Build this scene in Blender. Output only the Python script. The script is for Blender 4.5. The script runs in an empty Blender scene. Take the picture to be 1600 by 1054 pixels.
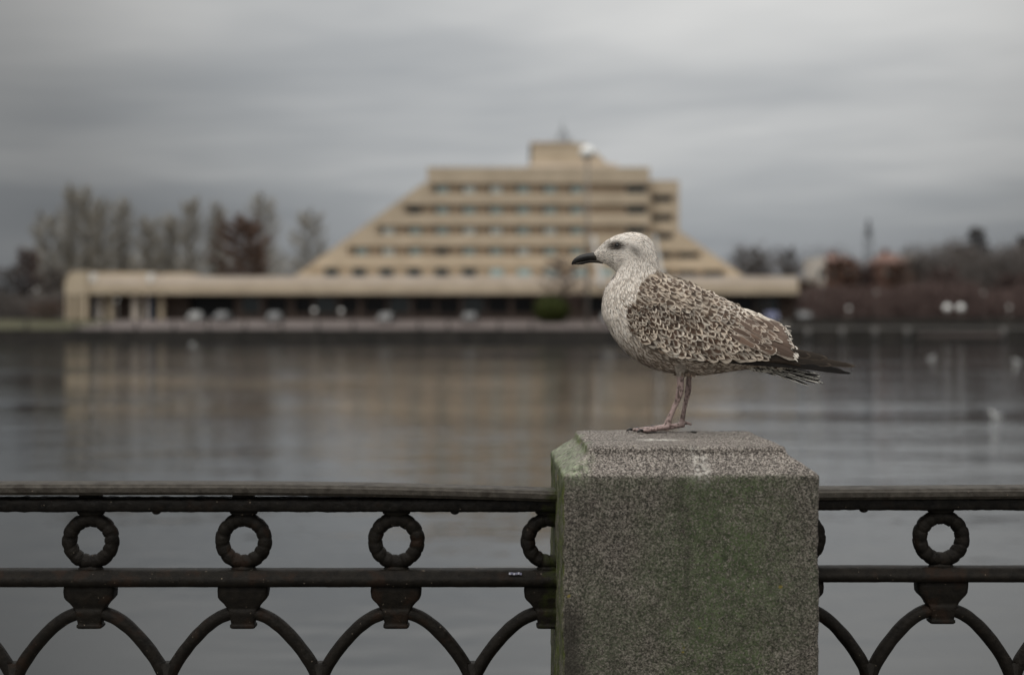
import bpy, bmesh, math, random
import numpy as np
from mathutils import Vector, Matrix, noise
from mathutils.bvhtree import BVHTree

R = math.radians
random.seed(7)
rng = np.random.RandomState(11)
scene = bpy.context.scene

# ------------------------------------------------------------------ camera
CAM_Z = 2.55           # water level is z = 0
F = 2150.0             # focal length in photo pixels (photo is 1600 wide)
cam_d = bpy.data.cameras.new('camera')
cam = bpy.data.objects.new('camera', cam_d)
scene.collection.objects.link(cam)
scene.camera = cam
cam.location = (0, 0, CAM_Z)
cam.rotation_euler = (R(90), 0, 0)
cam_d.sensor_width = 36.0
cam_d.lens = F / 1600 * 36.0
cam_d.shift_y = -27 / 1600.0
cam_d.clip_start = 0.05
cam_d.clip_end = 6000
cam_d.dof.use_dof = True
cam_d.dof.focus_distance = 2.73
cam_d.dof.aperture_fstop = 2.1

# ------------------------------------------------------------------ world and sun
SUN_EL, SUN_AZ = R(60), R(-150)      # azimuth measured from +Y towards +X (behind the camera, left)
world = bpy.data.worlds.new('World')
scene.world = world
world.use_nodes = True
nt = world.node_tree
for n in list(nt.nodes):
    nt.nodes.remove(n)
N = nt.nodes.new
L = nt.links.new
w_out = N('ShaderNodeOutputWorld')
bg = N('ShaderNodeBackground')
sky = N('ShaderNodeTexSky')
sky.sky_type = 'NISHITA'
sky.sun_disc = False
sky.sun_elevation = SUN_EL
sky.sun_rotation = SUN_AZ
sky.air_density = 1.0
sky.dust_density = 4.0
tc = N('ShaderNodeTexCoord')
sep = N('ShaderNodeSeparateXYZ'); L(tc.outputs['Generated'], sep.inputs[0])
zc = N('ShaderNodeMath'); zc.operation = 'MAXIMUM'; L(sep.outputs['Z'], zc.inputs[0]); zc.inputs[1].default_value = 0.0
zp = N('ShaderNodeMath'); zp.operation = 'ADD'; L(zc.outputs[0], zp.inputs[0]); zp.inputs[1].default_value = 0.11
dx = N('ShaderNodeMath'); dx.operation = 'DIVIDE'; L(sep.outputs['X'], dx.inputs[0]); L(zp.outputs[0], dx.inputs[1])
dy = N('ShaderNodeMath'); dy.operation = 'DIVIDE'; L(sep.outputs['Y'], dy.inputs[0]); L(zp.outputs[0], dy.inputs[1])
cmb = N('ShaderNodeCombineXYZ'); L(dx.outputs[0], cmb.inputs[0]); L(dy.outputs[0], cmb.inputs[1])
mp = N('ShaderNodeMapping'); L(cmb.outputs[0], mp.inputs[0])
mp.inputs['Location'].default_value = (3.1, 0.35, 0)
mp.inputs['Rotation'].default_value = (0, 0, R(7))
mp.inputs['Scale'].default_value = (0.34, 0.42, 1)
cn = N('ShaderNodeTexNoise'); L(mp.outputs[0], cn.inputs['Vector'])
cn.inputs['Scale'].default_value = 1.0
cn.inputs['Detail'].default_value = 5.0
cn.inputs['Roughness'].default_value = 0.58
cn.inputs['Distortion'].default_value = 0.25
# cloud deck luminance rises with elevation, broken by the noise
el = N('ShaderNodeMapRange'); L(sep.outputs['Z'], el.inputs['Value'])
el.inputs['From Min'].default_value = 0.0; el.inputs['From Max'].default_value = 0.26
el.inputs['To Min'].default_value = -0.06; el.inputs['To Max'].default_value = 0.44
ad = N('ShaderNodeMath'); ad.operation = 'ADD'; L(cn.outputs[0], ad.inputs[0]); L(el.outputs[0], ad.inputs[1])
cr = N('ShaderNodeValToRGB'); L(ad.outputs[0], cr.inputs[0])
e = cr.color_ramp.elements
e[0].position = 0.30; e[0].color = (0.18, 0.195, 0.215, 1)
e[1].position = 0.92; e[1].color = (0.575, 0.575, 0.565, 1)
m_ = cr.color_ramp.elements.new(0.55); m_.color = (0.298, 0.312, 0.325, 1)
cr.color_ramp.interpolation = 'EASE'
# the deck is brighter towards the hidden sun, behind the camera
brt = N('ShaderNodeMapRange'); L(sep.outputs['Y'], brt.inputs['Value'])
brt.inputs['From Min'].default_value = 0.45; brt.inputs['From Max'].default_value = -0.7
brt.inputs['To Min'].default_value = 1.0; brt.inputs['To Max'].default_value = 1.1
zen = N('ShaderNodeMapRange'); L(sep.outputs['Z'], zen.inputs['Value'])     # overcast skies are brightest overhead
zen.inputs['From Min'].default_value = 0.24; zen.inputs['From Max'].default_value = 1.0
zen.inputs['To Min'].default_value = 1.0; zen.inputs['To Max'].default_value = 5.0
# thin patch of cloud over the hotel: brighter there, dimmer out to the sides
dt = N('ShaderNodeVectorMath'); dt.operation = 'DOT_PRODUCT'; L(tc.outputs['Generated'], dt.inputs[0]); dt.inputs[1].default_value = Vector((0.075, 0.955, 0.285)).normalized()
pt = N('ShaderNodeMapRange'); L(dt.outputs['Value'], pt.inputs['Value']); pt.interpolation_type = 'SMOOTHSTEP'
pt.inputs['From Min'].default_value = 0.90; pt.inputs['From Max'].default_value = 0.998
pt.inputs['To Min'].default_value = 0.56; pt.inputs['To Max'].default_value = 1.24
bq = N('ShaderNodeMath'); bq.operation = 'MULTIPLY'; L(brt.outputs[0], bq.inputs[0]); L(pt.outputs[0], bq.inputs[1])
bz = N('ShaderNodeMath'); bz.operation = 'MULTIPLY'; L(bq.outputs[0], bz.inputs[0]); L(zen.outputs[0], bz.inputs[1])
mulc = N('ShaderNodeVectorMath'); mulc.operation = 'SCALE'; L(cr.outputs[0], mulc.inputs[0]); L(bz.outputs[0], mulc.inputs['Scale'])
skm = N('ShaderNodeVectorMath'); skm.operation = 'SCALE'; L(sky.outputs[0], skm.inputs[0]); skm.inputs['Scale'].default_value = 0.06
mixs = N('ShaderNodeMix'); mixs.data_type = 'RGBA'; mixs.inputs[0].default_value = 0.95
L(skm.outputs[0], mixs.inputs[6]); L(mulc.outputs[0], mixs.inputs[7])
L(mixs.outputs[2], bg.inputs['Color'])
bg.inputs['Strength'].default_value = 1.0
L(bg.outputs[0], w_out.inputs['Surface'])

sun_d = bpy.data.lights.new('sun', 'SUN')
sun = bpy.data.objects.new('sun', sun_d)
scene.collection.objects.link(sun)
sun_d.energy = 1.3
sun_d.angle = R(25)
sun_d.color = (1.0, 0.965, 0.91)
sd = Vector((math.cos(SUN_EL) * math.sin(SUN_AZ), math.cos(SUN_EL) * math.cos(SUN_AZ), math.sin(SUN_EL)))
sun.rotation_euler = sd.to_track_quat('Z', 'Y').to_euler()
sun.location = (0, -5, 10)

vs = scene.view_settings
vs.view_transform = 'Standard'
vs.look = 'None'
vs.exposure = 0.0
vs.gamma = 1.0

# ------------------------------------------------------------------ helpers
def link(o, parent=None):
    scene.collection.objects.link(o)
    if parent is not None:
        o.parent = parent
    return o

def tag(o, label=None, cat=None, group=None, kind=None):
    if label: o['label'] = label
    if cat: o['category'] = cat
    if group: o['group'] = group
    if kind: o['kind'] = kind
    return o

def empty(name, loc=(0, 0, 0), rz=0.0):
    o = bpy.data.objects.new(name, None)
    o.empty_display_size = 0.1
    o.location = loc
    o.rotation_euler = (0, 0, rz)
    return link(o)

class MB:
    def __init__(s):
        s.v = []; s.f = []; s.mi = []
        s.attr = {}
    def add(s, verts, faces, mi=0):
        b = len(s.v)
        s.v.extend([tuple(p) for p in verts])
        for f in faces:
            s.f.append(tuple(b + i for i in f)); s.mi.append(mi)
    def box(s, a, b, mi=0):
        x0, y0, z0 = a; x1, y1, z1 = b
        s.add([(x0,y0,z0),(x1,y0,z0),(x1,y1,z0),(x0,y1,z0),(x0,y0,z1),(x1,y0,z1),(x1,y1,z1),(x0,y1,z1)],
              [(0,3,2,1),(4,5,6,7),(0,1,5,4),(1,2,6,5),(2,3,7,6),(3,0,4,7)], mi)
    def prism(s, poly, y0, y1, mi=0):
        """poly: list of (x,z) counter-clockwise seen from the camera (-y side)"""
        n = len(poly)
        vs_ = [(x, y0, z) for x, z in poly] + [(x, y1, z) for x, z in poly]
        fs = [tuple(range(n)), tuple(range(2*n-1, n-1, -1))]
        for i in range(n):
            j = (i+1) % n
            fs.append((j, i, n+i, n+j))
        s.add(vs_, fs, mi)
    def tube(s, pts, rad, n=8, mi=0, flat=None, cap=True):
        """pts: list of Vector; rad: list of radii (or (ra, rb))"""
        rings = []
        prev = None
        for i, p in enumerate(pts):
            p = Vector(p)
            if i == 0: t = Vector(pts[1]) - p
            elif i == len(pts)-1: t = p - Vector(pts[i-1])
            else: t = Vector(pts[i+1]) - Vector(pts[i-1])
            t.normalize()
            if prev is None:
                a = Vector((0, 1, 0)) if abs(t.y) < 0.9 else Vector((1, 0, 0))
            else:
                a = prev
            a = (a - t * a.dot(t)).normalized()
            b = t.cross(a)
            prev = a
            r = rad[i]
            ra, rb = r if isinstance(r, tuple) else (r, r)
            rings.append([p + a * (ra*math.cos(2*math.pi*k/n)) + b * (rb*math.sin(2*math.pi*k/n)) for k in range(n)])
        vs_ = [q for ring in rings for q in ring]
        fs = []
        for i in range(len(rings)-1):
            for k in range(n):
                k2 = (k+1) % n
                fs.append((i*n+k, i*n+k2, (i+1)*n+k2, (i+1)*n+k))
        if cap:
            fs.append(tuple(range(n-1, -1, -1)))
            fs.append(tuple((len(rings)-1)*n + k for k in range(n)))
        s.add(vs_, fs, mi)
    def sphere(s, c, r, nu=12, nv=8, mi=0):
        cx, cy, cz = c
        rx, ry, rz = r if isinstance(r, (tuple, list)) else (r, r, r)
        vs_ = [(cx, cy, cz+rz)]
        for i in range(1, nv):
            th = math.pi*i/nv
            for k in range(nu):
                ph = 2*math.pi*k/nu
                vs_.append((cx+rx*math.sin(th)*math.cos(ph), cy+ry*math.sin(th)*math.sin(ph), cz+rz*math.cos(th)))
        vs_.append((cx, cy, cz-rz))
        fs = []
        for k in range(nu):
            fs.append((0, 1+k, 1+(k+1) % nu))
            b = 1+(nv-2)*nu
            fs.append((b+(k+1) % nu, b+k, len(vs_)-1))
        for i in range(nv-2):
            for k in range(nu):
                a = 1+i*nu
                fs.append((a+k, a+nu+k, a+nu+(k+1) % nu, a+(k+1) % nu))
        s.add(vs_, fs, mi)
    def build(s, name, mats, parent=None, smooth=False, origin=None):
        me = bpy.data.meshes.new(name)
        v = s.v
        if origin is not None:
            ox, oy, oz = origin
            v = [(a-ox, b-oy, c-oz) for a, b, c in v]
        me.from_pydata(v, [], s.f)
        if not isinstance(mats, (list, tuple)): mats = [mats]
        for m in mats: me.materials.append(m)
        if len(mats) > 1:
            me.polygons.foreach_set('material_index', s.mi)
        if smooth:
            me.polygons.foreach_set('use_smooth', [True]*len(me.polygons))
        me.update()
        o = bpy.data.objects.new(name, me)
        if origin is not None: o.location = origin
        return link(o, parent)

# ---------- materials
def mat(name, col=(0.5, 0.5, 0.5), rough=0.8, spec=0.5, metal=0.0):
    m = bpy.data.materials.new(name)
    m.use_nodes = True
    b = m.node_tree.nodes['Principled BSDF']
    b.inputs['Base Color'].default_value = (*col, 1)
    b.inputs['Roughness'].default_value = rough
    b.inputs['Specular IOR Level'].default_value = spec
    b.inputs['Metallic'].default_value = metal
    return m

def noisy(name, c1, c2, scale=5.0, detail=5, rough=0.8, bump=0.0, spec=0.4, stretch=(1, 1, 1), lo=0.35, hi=0.65, c3=None, s3=40):
    m = mat(name, c1, rough, spec)
    t = m.node_tree
    b = t.nodes['Principled BSDF']
    tc = t.nodes.new('ShaderNodeTexCoord')
    mp = t.nodes.new('ShaderNodeMapping'); mp.inputs['Scale'].default_value = stretch
    t.links.new(tc.outputs['Object'], mp.inputs[0])
    n = t.nodes.new('ShaderNodeTexNoise'); n.inputs['Scale'].default_value = scale; n.inputs['Detail'].default_value = detail
    t.links.new(mp.outputs[0], n.inputs['Vector'])
    r = t.nodes.new('ShaderNodeValToRGB')
    r.color_ramp.elements[0].position = lo; r.color_ramp.elements[0].color = (*c1, 1)
    r.color_ramp.elements[1].position = hi; r.color_ramp.elements[1].color = (*c2, 1)
    t.links.new(n.outputs[0], r.inputs[0])
    out = r.outputs[0]
    if c3 is not None:
        n3 = t.nodes.new('ShaderNodeTexNoise'); n3.inputs['Scale'].default_value = s3; n3.inputs['Detail'].default_value = 3
        t.links.new(mp.outputs[0], n3.inputs['Vector'])
        r3 = t.nodes.new('ShaderNodeMapRange'); r3.inputs['From Min'].default_value = 0.58; r3.inputs['From Max'].default_value = 0.68
        t.links.new(n3.outputs[0], r3.inputs['Value'])
        mx = t.nodes.new('ShaderNodeMix'); mx.data_type = 'RGBA'
        t.links.new(r3.outputs[0], mx.inputs[0]); t.links.new(out, mx.inputs[6]); mx.inputs[7].default_value = (*c3, 1)
        out = mx.outputs[2]
    t.links.new(out, b.inputs['Base Color'])
    if bump:
        bp = t.nodes.new('ShaderNodeBump'); bp.inputs['Strength'].default_value = 1.0; bp.inputs['Distance'].default_value = bump
        t.links.new(n.outputs[0], bp.inputs['Height'])
        t.links.new(bp.outputs[0], b.inputs['Normal'])
    return m

M = {}
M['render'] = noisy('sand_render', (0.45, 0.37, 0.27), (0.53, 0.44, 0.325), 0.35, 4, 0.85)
M['render_pale'] = noisy('pale_render', (0.55, 0.47, 0.39), (0.64, 0.56, 0.48), 0.4, 4, 0.8)
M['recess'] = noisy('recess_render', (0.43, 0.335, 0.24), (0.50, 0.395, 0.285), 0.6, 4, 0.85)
M['window_teal'] = mat('curtained_glass', (0.36, 0.46, 0.46), 0.25, 0.6)
M['window_pale'] = mat('pale_curtain_glass', (0.62, 0.68, 0.66), 0.25, 0.6)
M['window_dark'] = mat('dark_glass', (0.03, 0.04, 0.04), 0.12, 0.8)
M['frame'] = mat('window_frame', (0.28, 0.26, 0.23), 0.5)
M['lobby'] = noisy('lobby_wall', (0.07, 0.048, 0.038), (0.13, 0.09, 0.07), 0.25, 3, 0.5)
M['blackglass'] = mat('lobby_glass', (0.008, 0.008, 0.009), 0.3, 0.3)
M['bluecol'] = mat('blue_panel', (0.05, 0.07, 0.11), 0.5)
M['whitepaint'] = noisy('white_paint', (0.72, 0.72, 0.69), (0.8, 0.8, 0.78), 3, 3, 0.5)
M['polepaint'] = mat('grey_pole', (0.20, 0.18, 0.16), 0.6)
M['antenna'] = mat('antenna_steel', (0.12, 0.13, 0.14), 0.5, metal=0.5)
M['prom'] = noisy('promenade_paving', (0.078, 0.063, 0.058), (0.115, 0.092, 0.085), 0.3, 5, 0.85)
M['quaystone'] = noisy('quay_stone', (0.015, 0.0135, 0.011), (0.036, 0.031, 0.026), 0.6, 6, 0.8)
M['ground'] = noisy('far_ground', (0.05, 0.045, 0.035), (0.09, 0.08, 0.06), 0.05, 5, 0.95)
M['lawn'] = noisy('lawn_grass', (0.032, 0.031, 0.013), (0.058, 0.053, 0.022), 0.5, 5, 0.95)
M['twig_hazed'] = noisy('hazed_twigs', (0.27, 0.25, 0.215), (0.38, 0.35, 0.30), 0.5, 3, 0.95, spec=0.1)  # lightened twigs: distance haze is put into their colour
M['twig_red'] = noisy('red_brown_twigs', (0.095, 0.060, 0.046), (0.15, 0.098, 0.075), 0.5, 3, 0.95, spec=0.1)
M['twig_dark'] = noisy('dark_twigs', (0.10, 0.088, 0.082), (0.16, 0.142, 0.132), 0.5, 3, 0.95, spec=0.1)
M['twig_purple'] = noisy('purple_brown_twigs', (0.085, 0.06, 0.055), (0.14, 0.10, 0.09), 0.5, 3, 0.95, spec=0.1)
M['bark'] = noisy('bark', (0.07, 0.06, 0.05), (0.13, 0.115, 0.09), 3, 4, 0.95)
M['bushgreen'] = noisy('evergreen_leaves', (0.028, 0.038, 0.008), (0.055, 0.065, 0.014), 1.2, 3, 0.8, spec=0.2)
M['conifer'] = noisy('conifer_needles', (0.075, 0.070, 0.068), (0.11, 0.102, 0.097), 0.8, 3, 0.9, spec=0.1)
M['brick'] = noisy('red_brown_brick', (0.13, 0.065, 0.045), (0.19, 0.10, 0.07), 0.5, 4, 0.9)
M['redroof'] = noisy('red_tin_roof', (0.11, 0.055, 0.04), (0.15, 0.08, 0.06), 0.4, 4, 0.7)
M['creamwall'] = noisy('cream_plaster', (0.50, 0.45, 0.40), (0.58, 0.53, 0.47), 0.4, 4, 0.85)
M['car_silver'] = mat('silver_car_paint', (0.12, 0.12, 0.12), 0.4, 0.4, 0.2)
M['car_white'] = mat('white_car_paint', (0.20, 0.20, 0.195), 0.45, 0.3)
M['car_blue'] = mat('blue_car_paint', (0.04, 0.05, 0.13), 0.35, 0.6)
M['car_dark'] = mat('dark_car_paint', (0.05, 0.05, 0.055), 0.35, 0.6)
M['tyre'] = mat('tyre_rubber', (0.02, 0.02, 0.02), 0.9)
M['hub'] = mat('wheel_metal', (0.35, 0.35, 0.35), 0.4, metal=0.6)
M['globe'] = mat('opal_globe', (0.85, 0.85, 0.82), 0.25, 0.5)
M['plumewhite'] = mat('white_plumage', (0.75, 0.75, 0.73), 0.7)
M['plumegrey'] = mat('grey_plumage', (0.30, 0.31, 0.32), 0.7)
M['beakyellow'] = mat('yellow_beak', (0.5, 0.36, 0.06), 0.5)

# ------------------------------------------------------------------ setting: water, ground, quays
def water_mat():
    m = mat('lake_water', (0.012, 0.014, 0.015), 0.03, 0.5)
    t = m.node_tree; b = t.nodes['Principled BSDF']
    b.inputs['IOR'].default_value = 1.333
    g = t.nodes.new('ShaderNodeNewGeometry')
    def nz(scale, sx, sy, rot, detail, rough=0.5):
        mp = t.nodes.new('ShaderNodeMapping')
        mp.inputs['Scale'].default_value = (sx, sy, 1); mp.inputs['Rotation'].default_value = (0, 0, R(rot))
        t.links.new(g.outputs['Position'], mp.inputs[0])
        n = t.nodes.new('ShaderNodeTexNoise'); n.inputs['Scale'].default_value = scale
        n.inputs['Detail'].default_value = detail; n.inputs['Roughness'].default_value = rough
        t.links.new(mp.outputs[0], n.inputs['Vector'])
        return n.outputs[0]
    def mul(a, k):
        x = t.nodes.new('ShaderNodeMath'); x.operation = 'MULTIPLY'; t.links.new(a, x.inputs[0])
        if isinstance(k, float): x.inputs[1].default_value = k
        else: t.links.new(k, x.inputs[1])
        return x.outputs[0]
    def add(a, c):
        x = t.nodes.new('ShaderNodeMath'); x.operation = 'ADD'; t.links.new(a, x.inputs[0]); t.links.new(c, x.inputs[1]); return x.outputs[0]
    small = mul(nz(2.2, 0.7, 1.3, 6, 3, 0.45), 0.0125)
    mid = mul(nz(0.35, 0.6, 1.3, -10, 3), 0.045)
    # cat's-paw patches: wind ruffles some areas more than others
    patch = nz(0.035, 0.45, 1.6, 4, 4)
    pr = t.nodes.new('ShaderNodeMapRange'); t.links.new(patch, pr.inputs['Value'])
    pr.inputs['From Min'].default_value = 0.40; pr.inputs['From Max'].default_value = 0.62
    pr.inputs['To Min'].default_value = 0.35; pr.inputs['To Max'].default_value = 2.1
    h = mul(add(small, mid), pr.outputs[0])
    bp = t.nodes.new('ShaderNodeBump'); bp.inputs['Strength'].default_value = 1.0; bp.inputs['Distance'].default_value = 1.0
    t.links.new(h, bp.inputs['Height']); t.links.new(bp.outputs[0], b.inputs['Normal'])
    return m
M['water'] = water_mat()

YQ = 172.0       # far quay wall
mb = MB(); mb.add([(-900, 2.6, 0), (900, 2.6, 0), (900, YQ+3, 0), (-900, YQ+3, 0)], [(0, 1, 2, 3)])
tag(mb.build('water', M['water']), kind='structure')

mb = MB()   # ground sheet behind the far quay, up to the horizon
mb.add([(-2500, YQ+26, 2.62), (2500, YQ+26, 2.62), (2500, 5000, 2.7), (-2500, 5000, 2.7)], [(0, 1, 2, 3)])
tag(mb.build('ground', M['ground']), kind='structure')
mb = MB()   # promenade rising gently from the quay edge to the hotel forecourt
def promx(px, D): return (px-800)*D/F
xl, xr = promx(100, YQ), promx(1215, YQ)
mb.add([(xl, YQ+0.6, 1.36), (xr, YQ+0.6, 1.36), (xr, YQ+26, 2.62), (xl, YQ+26, 2.62)], [(0, 1, 2, 3)])
tag(mb.build('promenade', M['prom']), kind='structure')
mb = MB()
mb.add([(xr, YQ+0.6, 1.3), (600, YQ+0.6, 1.3), (600, YQ+26, 2.61), (xr, YQ+26, 2.61)], [(0, 1, 2, 3)])
M['shore'] = noisy('dark_shore', (0.02, 0.018, 0.015), (0.04, 0.035, 0.03), 0.3, 5, 0.95)
tag(mb.build('shore_ground', M['shore']), kind='structure')
mb = MB()
mb.add([(-600, YQ+0.6, 1.35), (xl, YQ+0.6, 1.35), (xl, YQ+26, 2.61), (-600, YQ+26, 2.61)], [(0, 1, 2, 3)])
tag(mb.build('lawn', M['lawn']), kind='structure')
mb = MB()
mb.box((-600, YQ, -0.6), (600, YQ+0.6, 1.30))
mb.box((-600, YQ-0.08, 1.303), (600, YQ+0.62, 1.42))
tag(mb.build('quay_wall', M['quaystone']), 'dark stone quay wall along the far shore under the hotel', 'quay wall')

# near quay (pavement under the camera and the wall it stands on)
M['pave'] = noisy('near_paving', (0.16, 0.155, 0.145), (0.24, 0.23, 0.21), 4, 6, 0.9, bump=0.004)
mb = MB(); mb.box((-14, -8, -0.6), (14, 2.97, 1.15))
tag(mb.build('pavement', M['pave']), kind='structure')

# ------------------------------------------------------------------ granite post
def granite(name, post=True):
    m = mat(name, (0.3, 0.28, 0.25), 0.85, 0.35)
    t = m.node_tree; b = t.nodes['Principled BSDF']
    nd, ln = t.nodes.new, t.links.new
    tc = nd('ShaderNodeTexCoord'); P = tc.outputs['Object']
    def noise_(scale, detail=4, rough=0.55, vec=None, dist=0.0):
        n = nd('ShaderNodeTexNoise'); n.inputs['Scale'].default_value = scale; n.inputs['Detail'].default_value = detail
        n.inputs['Roughness'].default_value = rough; n.inputs['Distortion'].default_value = dist
        ln(vec or P, n.inputs['Vector']); return n.outputs[0]
    def rng_(a, f0, f1, t0=0.0, t1=1.0, smooth=False):
        r = nd('ShaderNodeMapRange'); ln(a, r.inputs['Value'])
        if smooth: r.interpolation_type = 'SMOOTHSTEP'
        r.inputs['From Min'].default_value = f0; r.inputs['From Max'].default_value = f1
        r.inputs['To Min'].default_value = t0; r.inputs['To Max'].default_value = t1
        return r.outputs[0]
    def mth(op, a, c):
        x = nd('ShaderNodeMath'); x.operation = op
        for i, q in enumerate((a, c)):
            if isinstance(q, (int, float)): x.inputs[i].default_value = q
            else: ln(q, x.inputs[i])
        return x.outputs[0]
    def mix(f, a, c):
        x = nd('ShaderNodeMix'); x.data_type = 'RGBA'
        if isinstance(f, float): x.inputs[0].default_value = f
        else: ln(f, x.inputs[0])
        for i, q in ((6, a), (7, c)):
            if isinstance(q, tuple): x.inputs[i].default_value = (*q, 1)
            else: ln(q, x.inputs[i])
        return x.outputs[2]
    # grains: voronoi cells with random value
    vor = nd('ShaderNodeTexVoronoi'); vor.inputs['Scale'].default_value = 520; ln(P, vor.inputs['Vector'])
    vs_ = nd('ShaderNodeSeparateColor'); ln(vor.outputs['Color'], vs_.inputs[0])
    vo2 = nd('ShaderNodeTexVoronoi'); vo2.inputs['Scale'].default_value = 170; ln(P, vo2.inputs['Vector'])
    vp = nd('ShaderNodeSeparateColor'); ln(vo2.outputs['Color'], vp.inputs[0])
    hole = mth('MULTIPLY', rng_(vp.outputs[1], 0.72, 0.80), rng_(vo2.outputs['Distance'], 0.42, 0.20))
    grain = mth('SUBTRACT', mth('ADD', mth('MULTIPLY', vs_.outputs[0], 0.66), mth('MULTIPLY', noise_(260, 4, 0.7), 0.42)), mth('MULTIPLY', hole, 0.32))
    cr = nd('ShaderNodeValToRGB'); ln(grain, cr.inputs[0])
    els = cr.color_ramp.elements
    els[0].position = 0.26; els[0].color = (0.018, 0.014, 0.012, 1)
    els[1].position = 0.82; els[1].color = (0.42, 0.38, 0.335, 1)
    for p, c in ((0.42, (0.082, 0.069, 0.060)), (0.55, (0.160, 0.136, 0.118)), (0.68, (0.262, 0.230, 0.202))):
        q = els.new(p); q.color = (*c, 1)
    col = cr.outputs[0]
    # large tonal blotches, weathering
    blo = noise_(7, 5, 0.6)
    col = mix(rng_(blo, 0.35, 0.7), mix(0.30, col, (0.05, 0.045, 0.038)), col)
    sep = nd('ShaderNodeSeparateXYZ'); ln(P, sep.inputs[0])
    x, y, z = sep.outputs
    geo = nd('ShaderNodeNewGeometry')
    gs = nd('ShaderNodeSeparateXYZ'); ln(geo.outputs['Normal'], gs.inputs[0])
    # green alga sheet on the front face: a broad stain right of the middle with ragged sides, running down
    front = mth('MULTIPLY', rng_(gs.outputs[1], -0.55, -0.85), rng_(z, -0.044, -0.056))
    st = nd('ShaderNodeMapping'); st.inputs['Scale'].default_value = (1, 1, 0.35); ln(P, st.inputs[0])
    ed = noise_(9, 5, 0.65, st.outputs[0], 0.4)
    xs = mth('ADD', x, mth('MULTIPLY', mth('SUBTRACT', ed, 0.5), 0.20))
    core = mth('MULTIPLY', rng_(xs, -0.12, 0.02, smooth=True), rng_(xs, 0.215, 0.11, smooth=True))
    spot = rng_(noise_(230, 4, 0.65), 0.36, 0.58)
    patchy = rng_(noise_(22, 5, 0.7), 0.30, 0.60, 0.35, 1.0)
    green = mth('MULTIPLY', mth('MULTIPLY', core, front), mth('MULTIPLY', spot, patchy))
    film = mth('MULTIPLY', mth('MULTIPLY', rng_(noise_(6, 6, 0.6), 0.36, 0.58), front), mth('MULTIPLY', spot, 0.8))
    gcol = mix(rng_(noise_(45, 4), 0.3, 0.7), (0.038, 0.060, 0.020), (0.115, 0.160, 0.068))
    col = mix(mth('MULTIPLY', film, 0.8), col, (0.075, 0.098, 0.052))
    col = mix(mth('MULTIPLY', green, 0.92), col, gcol)
    pit = mth('MULTIPLY', rng_(noise_(75, 5, 0.75, None, 0.6), 0.56, 0.64), rng_(noise_(13, 4, 0.6), 0.42, 0.60))
    col = mix(mth('MULTIPLY', mth('MULTIPLY', pit, front), 0.75), col, (0.020, 0.021, 0.012))
    # vertical dark streaks
    sk = nd('ShaderNodeMapping'); sk.inputs['Scale'].default_value = (1, 1, 0.06); ln(P, sk.inputs[0])
    strk = rng_(noise_(26, 4, 0.6, sk.outputs[0]), 0.56, 0.74)
    col = mix(mth('MULTIPLY', mth('MULTIPLY', strk, front), 0.5), col, (0.028, 0.026, 0.018))
    # dark damp patch low on the front left corner
    dd = mth('ADD', mth('MULTIPLY', rng_(x, -0.13, -0.22), rng_(z, -0.20, -0.30)), mth('MULTIPLY', ed, 0.5))
    col = mix(mth('MULTIPLY', mth('MULTIPLY', rng_(dd, 0.75, 1.15), front), 0.75), col, (0.022, 0.018, 0.014))
    # side face: bright green moss film running down the arris
    sidef = rng_(gs.outputs[0], -0.6, -0.9)
    mossc = mix(rng_(noise_(60, 4), 0.35, 0.65), (0.025, 0.032, 0.006), (0.10, 0.125, 0.012))
    col = mix(mth('MULTIPLY', sidef, rng_(noise_(18, 5, 0.7), 0.42, 0.55, 0.25, 1.0)), col, mossc)
    # pale grey-green lichen over the left chamfer
    lch = mth('MULTIPLY', rng_(mth('ADD', x, mth('MULTIPLY', mth('SUBTRACT', noise_(14, 5, 0.7), 0.5), 0.10)), -0.170, -0.195),
              rng_(z, -0.075, -0.045))
    lcol = mix(rng_(noise_(90, 4, 0.7), 0.38, 0.6), (0.045, 0.065, 0.028), (0.30, 0.33, 0.225))
    col = mix(mth('MULTIPLY', mth('MULTIPLY', lch, rng_(noise_(40, 5, 0.75, None, 0.5), 0.40, 0.50, 0.15, 1.0)), rng_(noise_(190, 4, 0.7), 0.38, 0.50)), col, lcol)
    # white droppings: dribble down the front of the cap and a smear on top
    wx = mth('ABSOLUTE', mth('SUBTRACT', x, mth('ADD', 0.018, mth('MULTIPLY', mth('SUBTRACT', noise_(30, 3), 0.5), 0.05))), 0)
    w1 = mth('MULTIPLY', mth('MULTIPLY', rng_(wx, 0.018, 0.003), rng_(z, -0.075, -0.045)), mth('MULTIPLY', rng_(y, -0.165, -0.180), rng_(noise_(120, 4, 0.7), 0.47, 0.60)))
    ax = mth('ABSOLUTE', mth('SUBTRACT', x, -0.035), 0); ay = mth('ABSOLUTE', mth('SUBTRACT', y, -0.045), 0)
    w2 = mth('MULTIPLY', mth('MULTIPLY', rng_(ax, 0.05, 0.02), rng_(ay, 0.022, 0.006)), rng_(noise_(110, 4, 0.7), 0.42, 0.56))
    col = mix(mth('MULTIPLY', mth('MAXIMUM', mth('MULTIPLY', w1, 0.6), w2), 0.8), col, (0.66, 0.64, 0.58))
    # a few yellow lichen dots
    yv = rng_(noise_(34, 2), 0.745, 0.765)
    col = mix(mth('MULTIPLY', yv, 0.7), col, (0.28, 0.22, 0.03))
    # shade of the upright faces put into the colour, with a ragged grime film
    shade_grime = mth('MULTIPLY', rng_(gs.outputs[2], 0.45, 0.2), rng_(mth('ADD', noise_(11, 5, 0.7), mth('MULTIPLY', z, -1.2)), 0.42, 0.62, 0.5, 1.0))
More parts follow.
